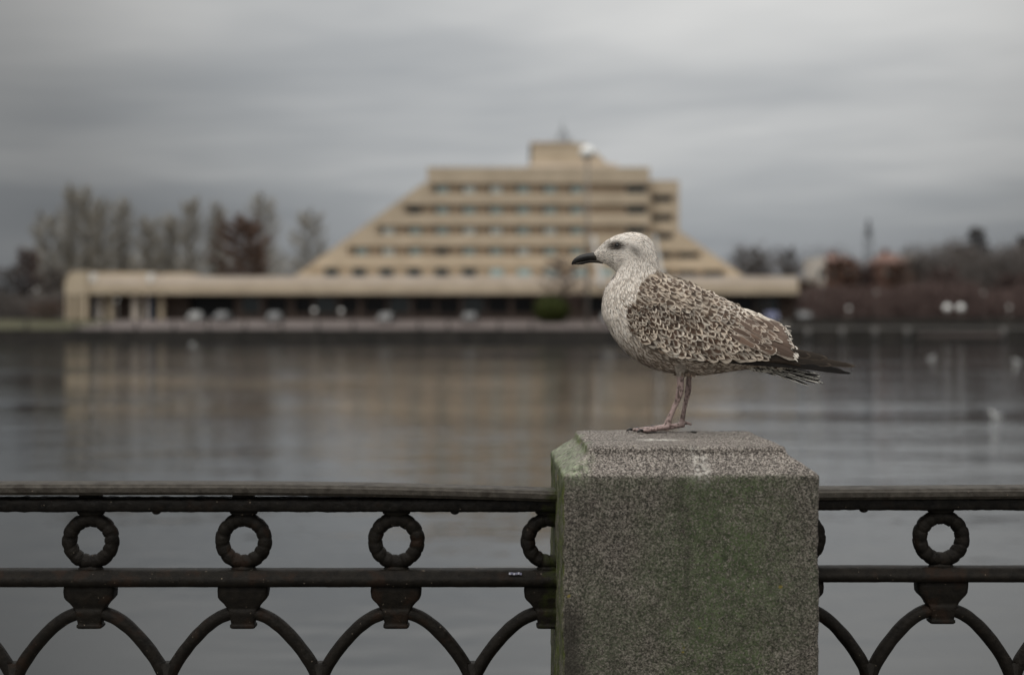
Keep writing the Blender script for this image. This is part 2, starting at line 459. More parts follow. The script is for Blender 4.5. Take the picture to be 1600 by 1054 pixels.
    shade_grime_mix = nd('ShaderNodeMix'); shade_grime_mix.data_type = 'RGBA'; shade_grime_mix.blend_type = 'MULTIPLY'
    ln(mth('MULTIPLY', shade_grime, 0.48), shade_grime_mix.inputs[0]); ln(col, shade_grime_mix.inputs[6]); shade_grime_mix.inputs[7].default_value = (0.36, 0.355, 0.31, 1)
    col = shade_grime_mix.outputs[2]
    ln(col, b.inputs['Base Color'])
    hh = mth('ADD', mth('MULTIPLY', grain, 0.6), mth('MULTIPLY', noise_(60, 6, 0.7), 0.9))
    bp = nd('ShaderNodeBump'); bp.inputs['Distance'].default_value = 0.0020; bp.inputs['Strength'].default_value = 0.8
    ln(hh, bp.inputs['Height']); ln(bp.outputs[0], b.inputs['Normal'])
    return m
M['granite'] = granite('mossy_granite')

POST_W, POST_TOP = 0.46, CAM_Z - 0.2293
def make_post_mesh(seed):
    """square shaft with a coved, chamfered cap; origin at the top centre"""
    hw = POST_W/2
    prof = [(0.0, 0.0)]
    for f in (0.25, 0.5, 0.75, 0.9): prof.append(((hw-0.050)*f, 0.0))
    prof += [(hw-0.057, -0.0007), (hw-0.0512, -0.0026), (hw-0.0490, -0.0062), (hw-0.0482, -0.0108), (hw-0.0462, -0.0152), (hw-0.0400, -0.0200), (hw-0.034, -0.0240),
             (hw-0.026, -0.0285), (hw-0.018, -0.0345), (hw-0.0095, -0.0405), (hw-0.004, -0.0445), (hw-0.0008, -0.048), (hw, -0.053), (hw, -0.058)]
    z = -0.062
    while z > -0.46:
        prof.append((hw, z)); z -= 0.0055
    prof += [(hw, -0.5), (hw, -0.6), (hw, -0.8), (hw, -1.0), (hw, -1.171)]
    nside = 84
    per = []
    for s in range(4):
        for k in range(nside):
            u = -1 + 2*k/nside
            per.append({0: (u, -1), 1: (1, u), 2: (-u, 1), 3: (-1, -u)}[s])
    verts, faces = [(0, 0, 0)], []
    for (r, zz) in prof[1:]:
        rr = 0.010 if zz < -0.04 else 0.008
        for (u, v) in per:
            x, y = u*r, v*r
            if r > 0.1:     # round the corners a little
                cx, cy = max(abs(x)-(r-rr), 0), max(abs(y)-(r-rr), 0)
                if cx > 0 and cy > 0:
                    l = math.hypot(cx, cy); m = rr/max(l, 1e-9)
                    if l > rr:
                        x = math.copysign(r-rr+cx*m, x); y = math.copysign(r-rr+cy*m, y)
            p = Vector((x, y, zz))
            n = Vector((x, y, 0)).normalized() if zz < -0.004 else Vector((0, 0, 1))
            d = noise.fractal(p*9+Vector((seed, 0, 0)), 1.0, 2.0, 3)*0.0030 + noise.noise(p*130+Vector((seed, 3, 0)))*0.0009 + noise.noise(p*45+Vector((seed, 9, 0)))*0.0018
            p = p + n*d
            verts.append(p)
    n = len(per)
    for k in range(n):
        faces.append((0, 1+k, 1+(k+1) % n))
    for i in range(len(prof)-2):
        a = 1+i*n; b = a+n
        for k in range(n):
            k2 = (k+1) % n
            faces.append((a+k, b+k, b+k2, a+k2))
    faces.append(tuple(1+(len(prof)-2)*n+k for k in range(n)))
    me = bpy.data.meshes.new('stone_post')
    me.from_pydata([tuple(v) for v in verts], [], faces)
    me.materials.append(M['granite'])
    me.polygons.foreach_set('use_smooth', [True]*len(me.polygons))
    me.update()
    return me
PX, PY = 0.3156, 2.455+POST_W/2
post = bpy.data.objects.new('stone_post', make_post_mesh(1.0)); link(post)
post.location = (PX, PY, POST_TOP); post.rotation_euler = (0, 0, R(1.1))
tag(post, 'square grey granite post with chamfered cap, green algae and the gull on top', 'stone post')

# seed husk lying on the cap
mb = MB()
mb.sphere((0, 0, 0), (0.0075, 0.004, 0.0022), 10, 6)
o = mb.build('seed_husk', mat('dark_husk', (0.02, 0.017, 0.014), 0.6), smooth=True)
o.location = (0.3695, 2.80, POST_TOP+0.0022); o.rotation_euler = (0, 0.12, 0.1)
tag(o, 'tiny dark seed husk on the post top right of the feet', 'seed husk')

# ------------------------------------------------------------------ iron railings
def iron(name, c1, c2, c3=(0.10, 0.055, 0.03), bump=0.0012, rough=0.62):
    m = noisy(name, c1, c2, 60, 6, rough, bump=bump, spec=0.13, lo=0.35, hi=0.7, c3=c3, s3=22)
    t = m.node_tree; b = t.nodes['Principled BSDF']
    old = b.inputs['Normal'].links[0].from_node
    g = t.nodes.new('ShaderNodeNewGeometry')
    n = t.nodes.new('ShaderNodeTexNoise'); n.inputs['Scale'].default_value = 95; n.inputs['Detail'].default_value = 5; n.inputs['Roughness'].default_value = 0.65
    t.links.new(g.outputs['Position'], n.inputs['Vector'])
    b2 = t.nodes.new('ShaderNodeBump'); b2.inputs['Distance'].default_value = 0.0035; b2.inputs['Strength'].default_value = 0.8
    t.links.new(n.outputs[0], b2.inputs['Height']); t.links.new(old.outputs[0], b2.inputs['Normal']); t.links.new(b2.outputs[0], b.inputs['Normal'])
    sx = t.nodes.new('ShaderNodeSeparateXYZ'); t.links.new(g.outputs['Position'], sx.inputs[0])
    na = t.nodes.new('ShaderNodeTexNoise'); na.inputs['Scale'].default_value = 55; na.inputs['Detail'].default_value = 4; t.links.new(g.outputs['Position'], na.inputs['Vector'])
    ma = t.nodes.new('ShaderNodeMath'); ma.operation = 'MULTIPLY_ADD'; t.links.new(na.outputs[0], ma.inputs[0]); ma.inputs[1].default_value = 0.10; t.links.new(sx.outputs[0], ma.inputs[2])
    ra = t.nodes.new('ShaderNodeMapRange'); ra.inputs['From Min'].default_value = 0.112; ra.inputs['From Max'].default_value = 0.150; t.links.new(ma.outputs[0], ra.inputs['Value'])
    rz = t.nodes.new('ShaderNodeMapRange'); rz.inputs['From Min'].default_value = 0.30; rz.inputs['From Max'].default_value = 0.22; t.links.new(sx.outputs[0], rz.inputs['Value'])
    mm = t.nodes.new('ShaderNodeMath'); mm.operation = 'MULTIPLY'; t.links.new(ra.outputs[0], mm.inputs[0]); t.links.new(rz.outputs[0], mm.inputs[1])
    mo = t.nodes.new('ShaderNodeMix'); mo.data_type = 'RGBA'; t.links.new(mm.outputs[0], mo.inputs[0])
    t.links.new(b.inputs['Base Color'].links[0].from_socket, mo.inputs[6]); mo.inputs[7].default_value = (0.024, 0.030, 0.005, 1)
    t.links.new(mo.outputs[2], b.inputs['Base Color'])
    # dust, bird lime and worn flecks
    v = t.nodes.new('ShaderNodeTexNoise'); v.inputs['Scale'].default_value = 150; v.inputs['Detail'].default_value = 2
    t.links.new(g.outputs['Position'], v.inputs['Vector'])
    r = t.nodes.new('ShaderNodeMapRange'); r.inputs['From Min'].default_value = 0.73; r.inputs['From Max'].default_value = 0.76; t.links.new(v.outputs[0], r.inputs['Value'])
    mx = t.nodes.new('ShaderNodeMix'); mx.data_type = 'RGBA'
    t.links.new(r.outputs[0], mx.inputs[0]); t.links.new(b.inputs['Base Color'].links[0].from_socket, mx.inputs[6]); mx.inputs[7].default_value = (0.16, 0.13, 0.10, 1)
    t.links.new(mx.outputs[2], b.inputs['Base Color'])
    return m
M['iron'] = iron('painted_iron', (0.0055, 0.0044, 0.0032), (0.012, 0.0096, 0.007), (0.015, 0.0085, 0.005))
M['iron_rough'] = iron('pitted_iron', (0.004, 0.0033, 0.0028), (0.012, 0.010, 0.008), (0.012, 0.008, 0.0055), bump=0.003, rough=0.5)
M['iron_cap'] = iron('handrail_iron', (0.040, 0.035, 0.029), (0.068, 0.060, 0.050), (0.03, 0.025, 0.02), bump=0.0005, rough=0.6)

def sweep_x(mbx, x0, x1, prof, step=0.008, jit=0.0008, sag=None, seed=0.0, freq=40):
    """sweep a closed (y,z) profile along x with surface roughness"""
    nx = max(2, int((x1-x0)/step))
    n = len(prof)
    vs_, fs = [], []
    cy = sum(p[0] for p in prof)/n; cz = sum(p[1] for p in prof)/n
    for i in range(nx+1):
        x = x0+(x1-x0)*i/nx
        dz = sag(x) if sag else 0
        for (y, z) in prof:
            q = Vector((x*freq, y*freq+seed, z*freq))
            d = noise.noise(q)*jit + noise.noise(q*3.1)*jit*0.7
            l = math.hypot(y-cy, z-cz) or 1
            vs_.append((x, y+(y-cy)/l*d, z+(z-cz)/l*d+dz))
    for i in range(nx):
        for k in range(n):
            k2 = (k+1) % n
            fs.append((i*n+k, (i+1)*n+k, (i+1)*n+k2, i*n+k2))
    fs.append(tuple(range(n))); fs.append(tuple(nx*n+n-1-k for k in range(n)))
    mbx.add(vs_, fs)

def rounded(w, h, cz, cy=0.0, top_r=0.4, n=6):
    """super-ellipse profile"""
    pts = []
    for k in range(4*n):
        a = 2*math.pi*k/(4*n)
        ca, sa = math.cos(a), math.sin(a)
        pts.append((cy+w/2*math.copysign(abs(ca)**top_r, ca), cz+h/2*math.copysign(abs(sa)**top_r, sa)))
    return pts

def ring_bm(cx, cz, Rm, r, seed):
    m = MB()
    nu, nv = 84, 16
    vs_, fs = [], []
    for i in range(nu):
        a = 2*math.pi*i/nu
        for k in range(nv):
            b_ = 2*math.pi*k/nv
            g = math.cos(14*a + 1.8*math.sin(b_) + seed + 0.5*math.sin(3*a))
            rr = r*(1.03-0.15*max(0.0, g)**3)
            rr += noise.noise(Vector((cx*20+math.cos(a)*4, math.sin(a)*4+seed, b_)))*0.0009
            rad = Rm+rr*math.cos(b_)
            vs_.append((cx+rad*math.cos(a), rr*1.05*math.sin(b_), cz+rad*math.sin(a)))
    for i in range(nu):
        for k in range(nv):
            i2, k2 = (i+1) % nu, (k+1) % nv
            fs.append((i*nv+k, i2*nv+k, i2*nv+k2, i*nv+k2))
    m.add(vs_, fs)
    return m

def bracket_bm(cx, ztop, seed, k):
    """corbel under the middle rail: wide block, cove, tapering tongue, small lip"""
    secs = [(0.0, 39, 17), (-8, 39.5, 17), (-17, 38.5, 17), (-21, 36, 16.5), (-27, 30, 15), (-33, 25.5, 13.5), (-36, 24.5, 13), (-36.5, 22.5, 14.5), (-44, 21.5, 14),
            (-56, 18.5, 12.5), (-60, 18, 12), (-60.6, 20, 13), (-64, 20, 13), (-66, 18, 11)]
    n = 28
    m = MB(); vs_, fs = [], []
    for (z, hw, hd) in secs:
        for q in range(n):
            a = 2*math.pi*(q+0.5)/n
            ca, sa = math.cos(a), math.sin(a)
            p = 0.28
            x = hw*k*math.copysign(abs(ca)**p, ca); y = hd*k*math.copysign(abs(sa)**p, sa)
            d = noise.noise(Vector((cx*30+x*60, y*60+seed, z*0.09)))*0.0013
            vs_.append((cx+x*(1+d*20), y*(1+d*20), ztop+z*k))
    for i in range(len(secs)-1):
        for q in range(n):
            q2 = (q+1) % n
            fs.append((i*n+q, (i+1)*n+q, (i+1)*n+q2, i*n+q2))
    fs.append(tuple(range(n))); fs.append(tuple((len(secs)-1)*n+n-1-q for q in range(n)))
    m.add(vs_, fs)
    return m

def arch_bm(cx, zc, half, k, side, seed):
    """one swept rib from the bracket down to the valley, then to the foot"""
    pts_px = [(8, -1), (16, 1), (24.6, 3.5), (36, 8), (46, 14), (59, 24), (71, 36), (83, 49.5), (95, 65), (105, 80), (112, 93), (117, 108), (119, 130), (119, 170)]
    m = MB(); pts = []
    for (dx_, dz_) in pts_px:
        pts.append(Vector((cx+side*dx_*half/119.0, 0, zc-dz_*k)))
    # densify
    dens = []
    for i in range(len(pts)-1):
        for q in range(4):
            dens.append(pts[i].lerp(pts[i+1], q/4))
    dens.append(pts[-1])
    sm = [dens[0]]+[(dens[i-1]+dens[i]*2+dens[i+1])/4 for i in range(1, len(dens)-1)]+[dens[-1]]
    rad = []
    for p in sm:
        w = 1+noise.noise(p*40+Vector((seed, 0, 0)))*0.06
        rad.append((0.0165*w*k/0.001256, 0.0130*w*k/0.001256))
    m.tube(sm, rad, 14)
    # raised centre fillet
    return m

def railing(y, k, xa, xb, ring_xs, spacing, label, arch_handrail, seed):
    root = empty('iron_railing', ((xa+xb)/2, y, 1.15))
    ox = (xa+xb)/2
    def Z(py): return CAM_Z-(py-500)*k - 1.15
    dz = 0 if arch_handrail else -4
    def B(m, name, mt, smooth=True):
        m.v = [(a-ox, b, c) for a, b, c in m.v]
        return m.build(name, mt, root, smooth)
    # handrail: flat-topped half round, pale worn top
    m = MB()
    zt = Z(752.5) if arch_handrail else Z(760.5)
    prof = [(-0.036, -0.016), (-0.036, -0.007), (-0.032, -0.0045), (-0.030, -0.0015), (-0.020, 0.0), (0.020, 0.0), (0.030, -0.0015), (0.036, -0.007), (0.036, -0.016), (0.028, -0.0225), (-0.028, -0.0225)]
    if arch_handrail:
        pa = (-1.0, 0.02)
        sag = lambda x: -0.013*max(0.0, (x+0.62)/0.70)**2.0 if x > -0.62 else -0.0015*min(1, (-0.62-x))**2
    else:
        sag = lambda x: 0.0028*min(1.0, (x-0.6)/0.4)
    sweep_x(m, xa, xb, [(a, b+zt) for a, b in prof], 0.01, 0.0005, sag, seed, 14)
    B(m, 'handrail', M['iron_cap'], False)
    # top rail under it, thick and pitted
    m = MB()
    zc_ = (Z(775)+Z(799))/2 if arch_handrail else (Z(774)+Z(795.5))/2
    sweep_x(m, xa, xb, rounded(0.052, 0.0285 if arch_handrail else 0.0275, zc_, 0.0, 0.55), 0.005, 0.0016, None, seed+5, 55)
    B(m, 'top_rail', M['iron_rough'])
    # spacers that carry the handrail
    for xs in ring_xs:
        m = MB(); m.box((xs-0.02, -0.012, zc_+0.008), (xs+0.02, 0.012, zt+min(0, sag(xs))-0.008)); B(m, 'spacer', M['iron_rough'], False)
    # middle rail with a moulded upper lip
    m = MB()
    a, b_ = (Z(888), Z(915)) if arch_handrail else (Z(884), Z(907.5))
    h = a-b_; c_ = (a+b_)/2
    prof = [(-0.012, h*.5), (0.012, h*.5), (0.020, h*.42), (0.022, h*.22), (0.027, h*.14), (0.030, -h*.05), (0.029, -h*.25), (0.022, -h*.42), (0.012, -h*.5),
            (-0.012, -h*.5), (-0.022, -h*.42), (-0.029, -h*.25), (-0.030, -h*.05), (-0.027, h*.14), (-0.022, h*.22), (-0.020, h*.42)]
    sweep_x(m, xa, xb, [(p, q+c_) for p, q in prof], 0.008, 0.0006, None, seed+9, 30)
    B(m, 'middle_rail', M['iron'])
    # bottom rail, out of the frame
    m = MB(); sweep_x(m, xa, xb, rounded(0.05, 0.035, 0.14, 0, 0.5), 0.05, 0.0, None, seed); B(m, 'bottom_rail', M['iron'])
    zring = Z(844 if arch_handrail else 840)
    for i, xs in enumerate(ring_xs):
        sc = 1.0
        m = ring_bm(xs, zring, 33.2*k, 11.3*k, seed+i*1.7)
        # short saddles fixing the ring to the rails
        zt2 = (Z(799) if arch_handrail else Z(795.5)); zb2 = a
        m.tube([Vector((xs, 0, zt2+0.004)), Vector((xs, 0, zt2-0.004)), Vector((xs, 0, zt2-0.010))], [(0.016, 0.030), (0.015, 0.026), (0.010, 0.015)], 12)
        m.tube([Vector((xs, 0, zb2-0.004)), Vector((xs, 0, zb2+0.003)), Vector((xs, 0, zb2+0.009))], [(0.016, 0.028), (0.015, 0.024), (0.010, 0.015)], 12)
        B(m, 'ring', M['iron'])
        B(bracket_bm(xs, b_+0.002, seed+i, k), 'bracket', M['iron'])
        for s in (-1, 1):
            B(arch_bm(xs, Z(955 if arch_handrail else 950), spacing/2, k, s, seed+i*3+s), 'arch_rib', M['iron'])
    for i in range(len(ring_xs)-1):     # stems below the valleys
        xs = (ring_xs[i]+ring_xs[i+1])/2
        m = MB(); m.tube([Vector((xs, 0, Z(955)-0.10)), Vector((xs, 0, 0.12))], [0.017, 0.017], 12)
        m.tube([Vector((xs, 0, 0.14)), Vector((xs, 0, 0.0))], [0.014, 0.014], 10)
        B(m, 'stem', M['iron'])
    return root, B, Z

kL = 2.70/F
spL = 238.6*kL
ringsL = [(858-800)*kL - spL*i for i in range(8)]
xa = ringsL[-1]-0.16
railL, BL, ZL = railing(2.70, kL, xa, 0.13, ringsL[::-1], spL,
    '', True, 3.0)
tag(railL, 'dark cast-iron railing with rope-pattern rings, left of the stone post', 'railing', 'iron railings beside the post')
# drips under the top rail
for px, dy in ((247, 6), (711, 5)):
    m = MB(); m.sphere(((px-800)*kL, -0.012, ZL(799)+0.0035), (0.0095, 0.010, 0.0075), 10, 6); BL(m, 'paint_drip', M['iron_rough'])
# a torn foil scrap stuck to the middle rail by the post
m = MB()
q = 5
for i in range(6):
    x0 = (795+i*3.4-800)*kL; z0 = ZL(891.5)+0.0006*math.sin(i*2.1)
    m.add([(x0, -0.0300, z0-0.002), (x0+0.0036, -0.0303, z0-0.0022), (x0+0.004, -0.0290, z0+0.0018), (x0+0.0004, -0.0288, z0+0.0022)], [(0, 1, 2, 3)], i % 2)
m.v = [(a-(xa+0.13)/2, b+0.003, c) for a, b, c in m.v]
fo = m.build('foil_scrap', [mat('foil_pale', (0.34, 0.34, 0.40), 0.4, 0.5), mat('foil_dark', (0.14, 0.14, 0.20), 0.4, 0.5)], railL)
sol = fo.modifiers.new('thickness', 'SOLIDIFY'); sol.thickness = 0.0008

kR = 2.733/F
spR = 224.5*kR
ringsR = [(1470-800)*kR + spR*(i-1) for i in range(7)]
railR, BR, ZR = railing(2.733, kR, 0.51, ringsR[-1]+0.15, ringsR, spR, '', False, 17.0)
tag(railR, 'dark cast-iron railing right of the stone post, handrail resting close on its top rail', 'railing', 'iron railings beside the post')
for px in (1347,):
    m = MB(); m.sphere(((px-800)*kR, -0.012, ZR(796)+0.0035), (0.0095, 0.010, 0.0075), 10, 6); BR(m, 'paint_drip', M['iron_rough'])

# ------------------------------------------------------------------ the hotel across the water
DH = 205.0
KH = DH/F
def X(px, D=DH): return (px-800)*D/F
def Z_(py, D=DH): return CAM_Z-(py-500)*D/F
GZ = 2.62
hotel = empty('hotel', (X(760), DH, GZ))
hx, hy, hz = X(760), DH, GZ
def HB(m, name, mt, smooth=False, parent=None):
    m.v = [(a-hx, b-hy, c-hz) for a, b, c in m.v]
    return m.build(name, mt, parent or hotel, smooth)
def slope_x(py):     # left raking edge of the pyramid
    return 450 + (438.7-py)/(438.7-284.5)*213
def slope_xr(py):
    return 1172.7 - (434-py)/(434-357.6)*107.7
rows = [(287, 301.5), (319.5, 334), (352, 366), (384.5, 398.5)]
bands = [(261, 287), (301.5, 319.5), (334, 352), (366, 384.5), (398.5, 417.5)]
# parapet bands (front at DH) of the left and centre part
for i, (a, b_) in enumerate(bands):
    m = MB()
    if i == 0: poly = [(667.5, a), (667.5, b_-3), (slope_x(b_), b_), (1015.6, b_), (1015.6, a)]
    else: poly = [(slope_x(a), a), (slope_x(b_), b_), (1015.6, b_), (1015.6, a)]
    m.prism([(X(px), Z_(py)) for px, py in poly], DH, DH+14)
    HB(m, 'parapet', M['render'])
# recessed storeys: a rear wall with the windows in it and a raking wing wall at the left
starts = [672.6, 630.6, 588.7, 543.5]
wstate = ['pptddt', 'tptpdt', 'tdppdt', 'ptptdt']
win_cols = [690+42.2*k for k in range(6)]
for i, (a, b_) in enumerate(rows):
    m = MB()
    m.prism([(X(px), Z_(py)) for px, py in [(slope_x(a), a), (slope_x(b_), b_), (starts[i], b_), (starts[i], a)]], DH+0.05, DH+13)
    HB(m, 'raking_wall', M['render'])
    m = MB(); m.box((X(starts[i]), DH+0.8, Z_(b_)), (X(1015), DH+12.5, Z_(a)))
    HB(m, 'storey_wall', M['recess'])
    k0 = -i
    for k in range(k0, 6):
        cx = 690+42.2*k
        tp = random.choice(['t', 'p', 't', 'p', 't', 't', 'd'])
        m = MB(); m.box((X(cx-11), DH+0.7, Z_(b_)+0.001), (X(cx+10.5), DH+0.82, Z_(a+1.2)))
        fr = HB(m, 'window', M['frame'])
        m = MB(); m.box((X(cx-(3 if tp == 'd' else 7)), DH+0.62, Z_(b_)+0.06), (X(cx+9.6), DH+0.705, Z_(a+2.2)))
        HB(m, 'curtained_pane', {'t': M['window_teal'], 'p': M['window_pale'], 'd': M['window_dark']}[tp], parent=fr)
        m = MB(); m.box((X(cx-10.3), DH+0.62, Z_(b_)+0.06), (X(cx-(3.6 if tp == 'd' else 7.6)), DH+0.705, Z_(a+2.2)))
        HB(m, 'dark_pane', M['window_dark'], parent=fr)
    m = MB(); m.box((X(979), DH+0.7, Z_(b_)+0.001), (X(1011), DH+0.82, Z_(a+1.5)))
    fr = HB(m, 'window', M['frame']); m = MB(); m.box((X(980), DH+0.62, Z_(b_)+0.05), (X(1010), DH+0.705, Z_(a+2.2))); HB(m, 'dark_pane', M['window_dark'], parent=fr)
# row 5: wall flush with separate dark windows
m = MB()
m.prism([(X(px), Z_(py)) for px, py in [(slope_x(417.5), 417.5), (slope_x(434), 434), (1015.6, 434), (1015.6, 417.5)]], DH+0.5, DH+13)
HB(m, 'storey_wall', M['render'])
for k in range(11):
    cx = 518+43.1*k
    mm = M['window_dark'] if k < 6 else M['window_teal']
    m = MB(); m.box((X(cx-11.5), DH+0.30, Z_(431.5)), (X(cx+10.5), DH+0.52, Z_(418)))
    fr = HB(m, 'window', M['frame'])
    m = MB(); m.box((X(cx-10.5), DH+0.24, Z_(430.8)), (X(cx+9.5), DH+0.305, Z_(419))); HB(m, 'pane', mm, parent=fr)
m = MB(); m.prism([(X(px), Z_(py)) for px, py in [(slope_x(434), 434), (440, 446), (1180, 446), (slope_xr(434), 434)]], DH-0.5, DH+14)
HB(m, 'base_band', M['render'])
# right block, set back
DR = DH+3
rrows = [(301, 313), (332, 343), (361, 372), (391.5, 402.5), (420.5, 431)]
rb = [(278.5, 301), (313, 332), (343, 361), (372, 391.5), (402.5, 420.5), (431, 446)]
for i, (a, b_) in enumerate(rb):
    ra = 1065 if a < 357 else slope_xr(a); r2 = 1065 if b_ < 357.7 else slope_xr(b_)
    m = MB(); poly = [(1014, a), (1014, b_), (r2, b_)]
    if a < 357.6 < b_: poly.append((1065, 357.6))
    poly.append((ra, a))
    m.prism([(X(px), Z_(py)) for px, py in poly], DR, DR+10); HB(m, 'parapet', M['render'])
for i, (a, b_) in enumerate(rrows):
    end = [1056, 1056, 1056, 1099, 1138][i]
    ra = 1065 if a < 357 else slope_xr(a); r2 = 1065 if b_ < 357.7 else slope_xr(b_)
    m = MB(); m.prism([(X(px), Z_(py)) for px, py in [(end, a), (end, b_), (r2, b_), (ra, a)]], DR+0.05, DR+9.9); HB(m, 'raking_wall', M['render'])
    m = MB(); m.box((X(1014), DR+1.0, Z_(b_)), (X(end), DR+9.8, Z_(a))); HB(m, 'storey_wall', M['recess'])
    x = 1024
    while x+22 < end+6:
        m = MB(); m.box((X(x), DR+0.9, Z_(b_)+0.05), (X(min(x+30, end-1)), DR+1.02, Z_(a+1))); fr = HB(m, 'window', M['frame'])
        m = MB(); m.box((X(x+1), DR+0.84, Z_(b_)+0.15), (X(min(x+29, end-2)), DR+0.905, Z_(a+2))); HB(m, 'dark_pane', M['window_dark'], parent=fr)
        x += 40
# penthouse tower
m = MB(); m.prism([(X(px), Z_(py)) for px, py in [(830, 261), (961, 261), (927, 228), (915, 220), (832, 220)]], DH+3, DH+12); HB(m, 'penthouse', M['render'])
m = MB(); m.box((X(829), DH+2.9, Z_(222)), (X(899), DH+12.2, Z_(218))); HB(m, 'penthouse_coping', M['recess'])
m = MB(); m.box((X(828), DH+3.4, Z_(261)), (X(830.5), DH+11.8, Z_(222))); HB(m, 'penthouse_dark_side', M['window_dark'])  # receding left face of the penthouse, its shade given as dark colour
m = MB(); m.box((X(826), DH+1.5, Z_(261)), (X(966), DH+3.0, Z_(254))); HB(m, 'roof_plinth', M['render_pale'])
# lattice aerial on the roof
m = MB()
for sx, sy in ((-.6, -.6), (.6, -.6), (.6, .6), (-.6, .6)):
    m.tube([Vector((X(881)+sx*1.6, DH+6+sy, Z_(218))), Vector((X(881)+sx*0.3, DH+6+sy*0.3, Z_(192)))], [0.09, 0.06], 5)
for j in range(6):
    zz = Z_(216-4*j); w = 0.95-0.13*j
    m.tube([Vector((X(881)-w, DH+5.5, zz)), Vector((X(881)+w, DH+5.5, zz+0.35))], [0.06, 0.06], 5)
m.tube([Vector((X(881), DH+6, Z_(195))), Vector((X(881), DH+6, Z_(178)))], [0.07, 0.03], 5)
for px, h in ((866, 206), (893, 202), (900, 208)):
    m.tube([Vector((X(px), DH+6, Z_(219))), Vector((X(px), DH+6, Z_(h)))], [0.07, 0.04], 5)
HB(m, 'aerial', M['antenna'])
# long flat roof with its deep fascia
DC = 200.0
def XC(px): return X(px, DC)
def ZC(py): return Z_(py, DC)
m = MB(); m.box((XC(134), DC, ZC(459)), (XC(1248), DC+18, ZC(444))); HB(m, 'roof_fascia', M['render'])
m = MB(); m.box((XC(134), DC+0.35, ZC(444)), (XC(1248), DC+18, ZC(431.5))); HB(m, 'roof_parapet', M['render_pale'])
m = MB(); m.box((XC(140), DC+1.5, ZC(432)), (XC(232), DC+10, ZC(425))); m.box((XC(250), DC+2.5, ZC(432)), (XC(290), DC+9, ZC(426))); HB(m, 'roof_upstand', M['render'])
m = MB(); m.box((XC(230), DC+0.2, ZC(440)), (XC(238), DC+1.2, ZC(427))); HB(m, 'roof_vent', M['whitepaint'])
m = MB(); m.box((XC(140), DC+0.2, ZC(440)), (XC(148), DC+1.2, ZC(427))); HB(m, 'roof_vent', M['whitepaint'])
# rounded end pavilion at the left
m = MB()
m.prism([(XC(px), ZC(py)) for px, py in [(103, 461), (136.5, 461), (136.5, 423.5), (113, 423.5), (104, 434), (101.5, 446)]], DC-0.3, DC+16); HB(m, 'end_pavilion', M['render'])
for a, b_ in ((103, 106.5), (110, 116), (120, 124), (127, 136)):
    m = MB(); m.box((XC(a), DC-0.2, GZ-0.1), (XC(b_), DC+0.9, ZC(460.5))); HB(m, 'pilaster', M['render'])
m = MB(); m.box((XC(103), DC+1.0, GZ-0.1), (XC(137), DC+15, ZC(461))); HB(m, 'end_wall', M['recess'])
# glazed ground floor, in the shade of the roof
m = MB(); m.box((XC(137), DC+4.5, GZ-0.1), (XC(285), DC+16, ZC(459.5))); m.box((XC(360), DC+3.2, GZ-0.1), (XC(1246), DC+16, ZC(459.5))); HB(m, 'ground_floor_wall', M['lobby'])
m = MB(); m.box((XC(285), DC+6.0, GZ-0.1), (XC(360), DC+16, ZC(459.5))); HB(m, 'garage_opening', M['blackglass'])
for k in range(22):
    a = 372+k*39
    if 850 < a < 900: continue
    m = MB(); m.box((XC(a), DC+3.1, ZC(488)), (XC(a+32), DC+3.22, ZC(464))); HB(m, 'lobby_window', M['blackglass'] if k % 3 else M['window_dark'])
for px, mt, w in ((145, 'bluecol', 5), (152, 'render_pale', 6), (168, 'render', 8), (207, 'render_pale', 9), (225, 'render_pale', 5), (231, 'bluecol', 6), (248, 'render', 8)):
    m = MB(); m.box((XC(px-w/2), DC+1.3, GZ-0.1), (XC(px+w/2), DC+1.3+w*KH*.8, ZC(459.2))); HB(m, 'column', M[mt])
for px in (405, 455, 560, 640, 720, 800, 960, 1040, 1120, 1200, 1244):
    m = MB(); m.box((XC(px-1.5), DC+1.3, GZ-0.1), (XC(px+1.5), DC+1.7, ZC(459.2))); HB(m, 'column', M['lobby'])  # dark lobby colour on these columns deepens the shadow under the roof
m = MB(); m.box((XC(1018), DC+3.05, ZC(497)), (XC(1238), DC+3.4, ZC(492))); HB(m, 'plinth', M['lobby'])  # same dark colour, painted in as lobby shadow
# two leaning white fins on the roof edge
for px in (926, 1021):
    m = MB()
    m.prism([(XC(a), ZC(b_)) for a, b_ in [(px+10, 445), (px+17, 445), (px+3, 368), (px-2, 368)]], DC-1.0, DC-0.25)
    HB(m, 'white_fin', M['whitepaint'])
tag(hotel, 'sand-coloured stepped pyramid hotel with long flat-roofed ground floor across the water', 'hotel')

# ------------------------------------------------------------------ shore furniture
def gz(y):
    return 1.36+(2.62-1.36)*max(0, min(1, (y-YQ-0.6)/25.4))
def place(px, y): return ((px-800)*y/F, y, gz(y))

def flood_mast():
    D = 176.0
    x, y, z = place(918, D)
    r = empty('lamp_mast', (x, y, z))
    top = Z_(240, D)-z
    m = MB(); m.tube([Vector((0, 0, 0)), Vector((0, 0, top*0.5)), Vector((0, 0, top))], [0.28, 0.21, 0.14], 10); m.build('pole', M['polepaint'], r, True)
    m = MB(); m.tube([Vector((0, 0, 0)), Vector((0, 0, 0.4))], [0.45, 0.4], 10); m.build('base', M['polepaint'], r)
    m = MB(); m.sphere((-0.05, -0.1, top+0.1), (0.95, 0.95, 0.85), 18, 12); m.build('lamp_head', M['globe'], r, True)
    tag(r, 'very tall thin mast with a round white head in front of the hotel', 'lamp mast')
flood_mast()

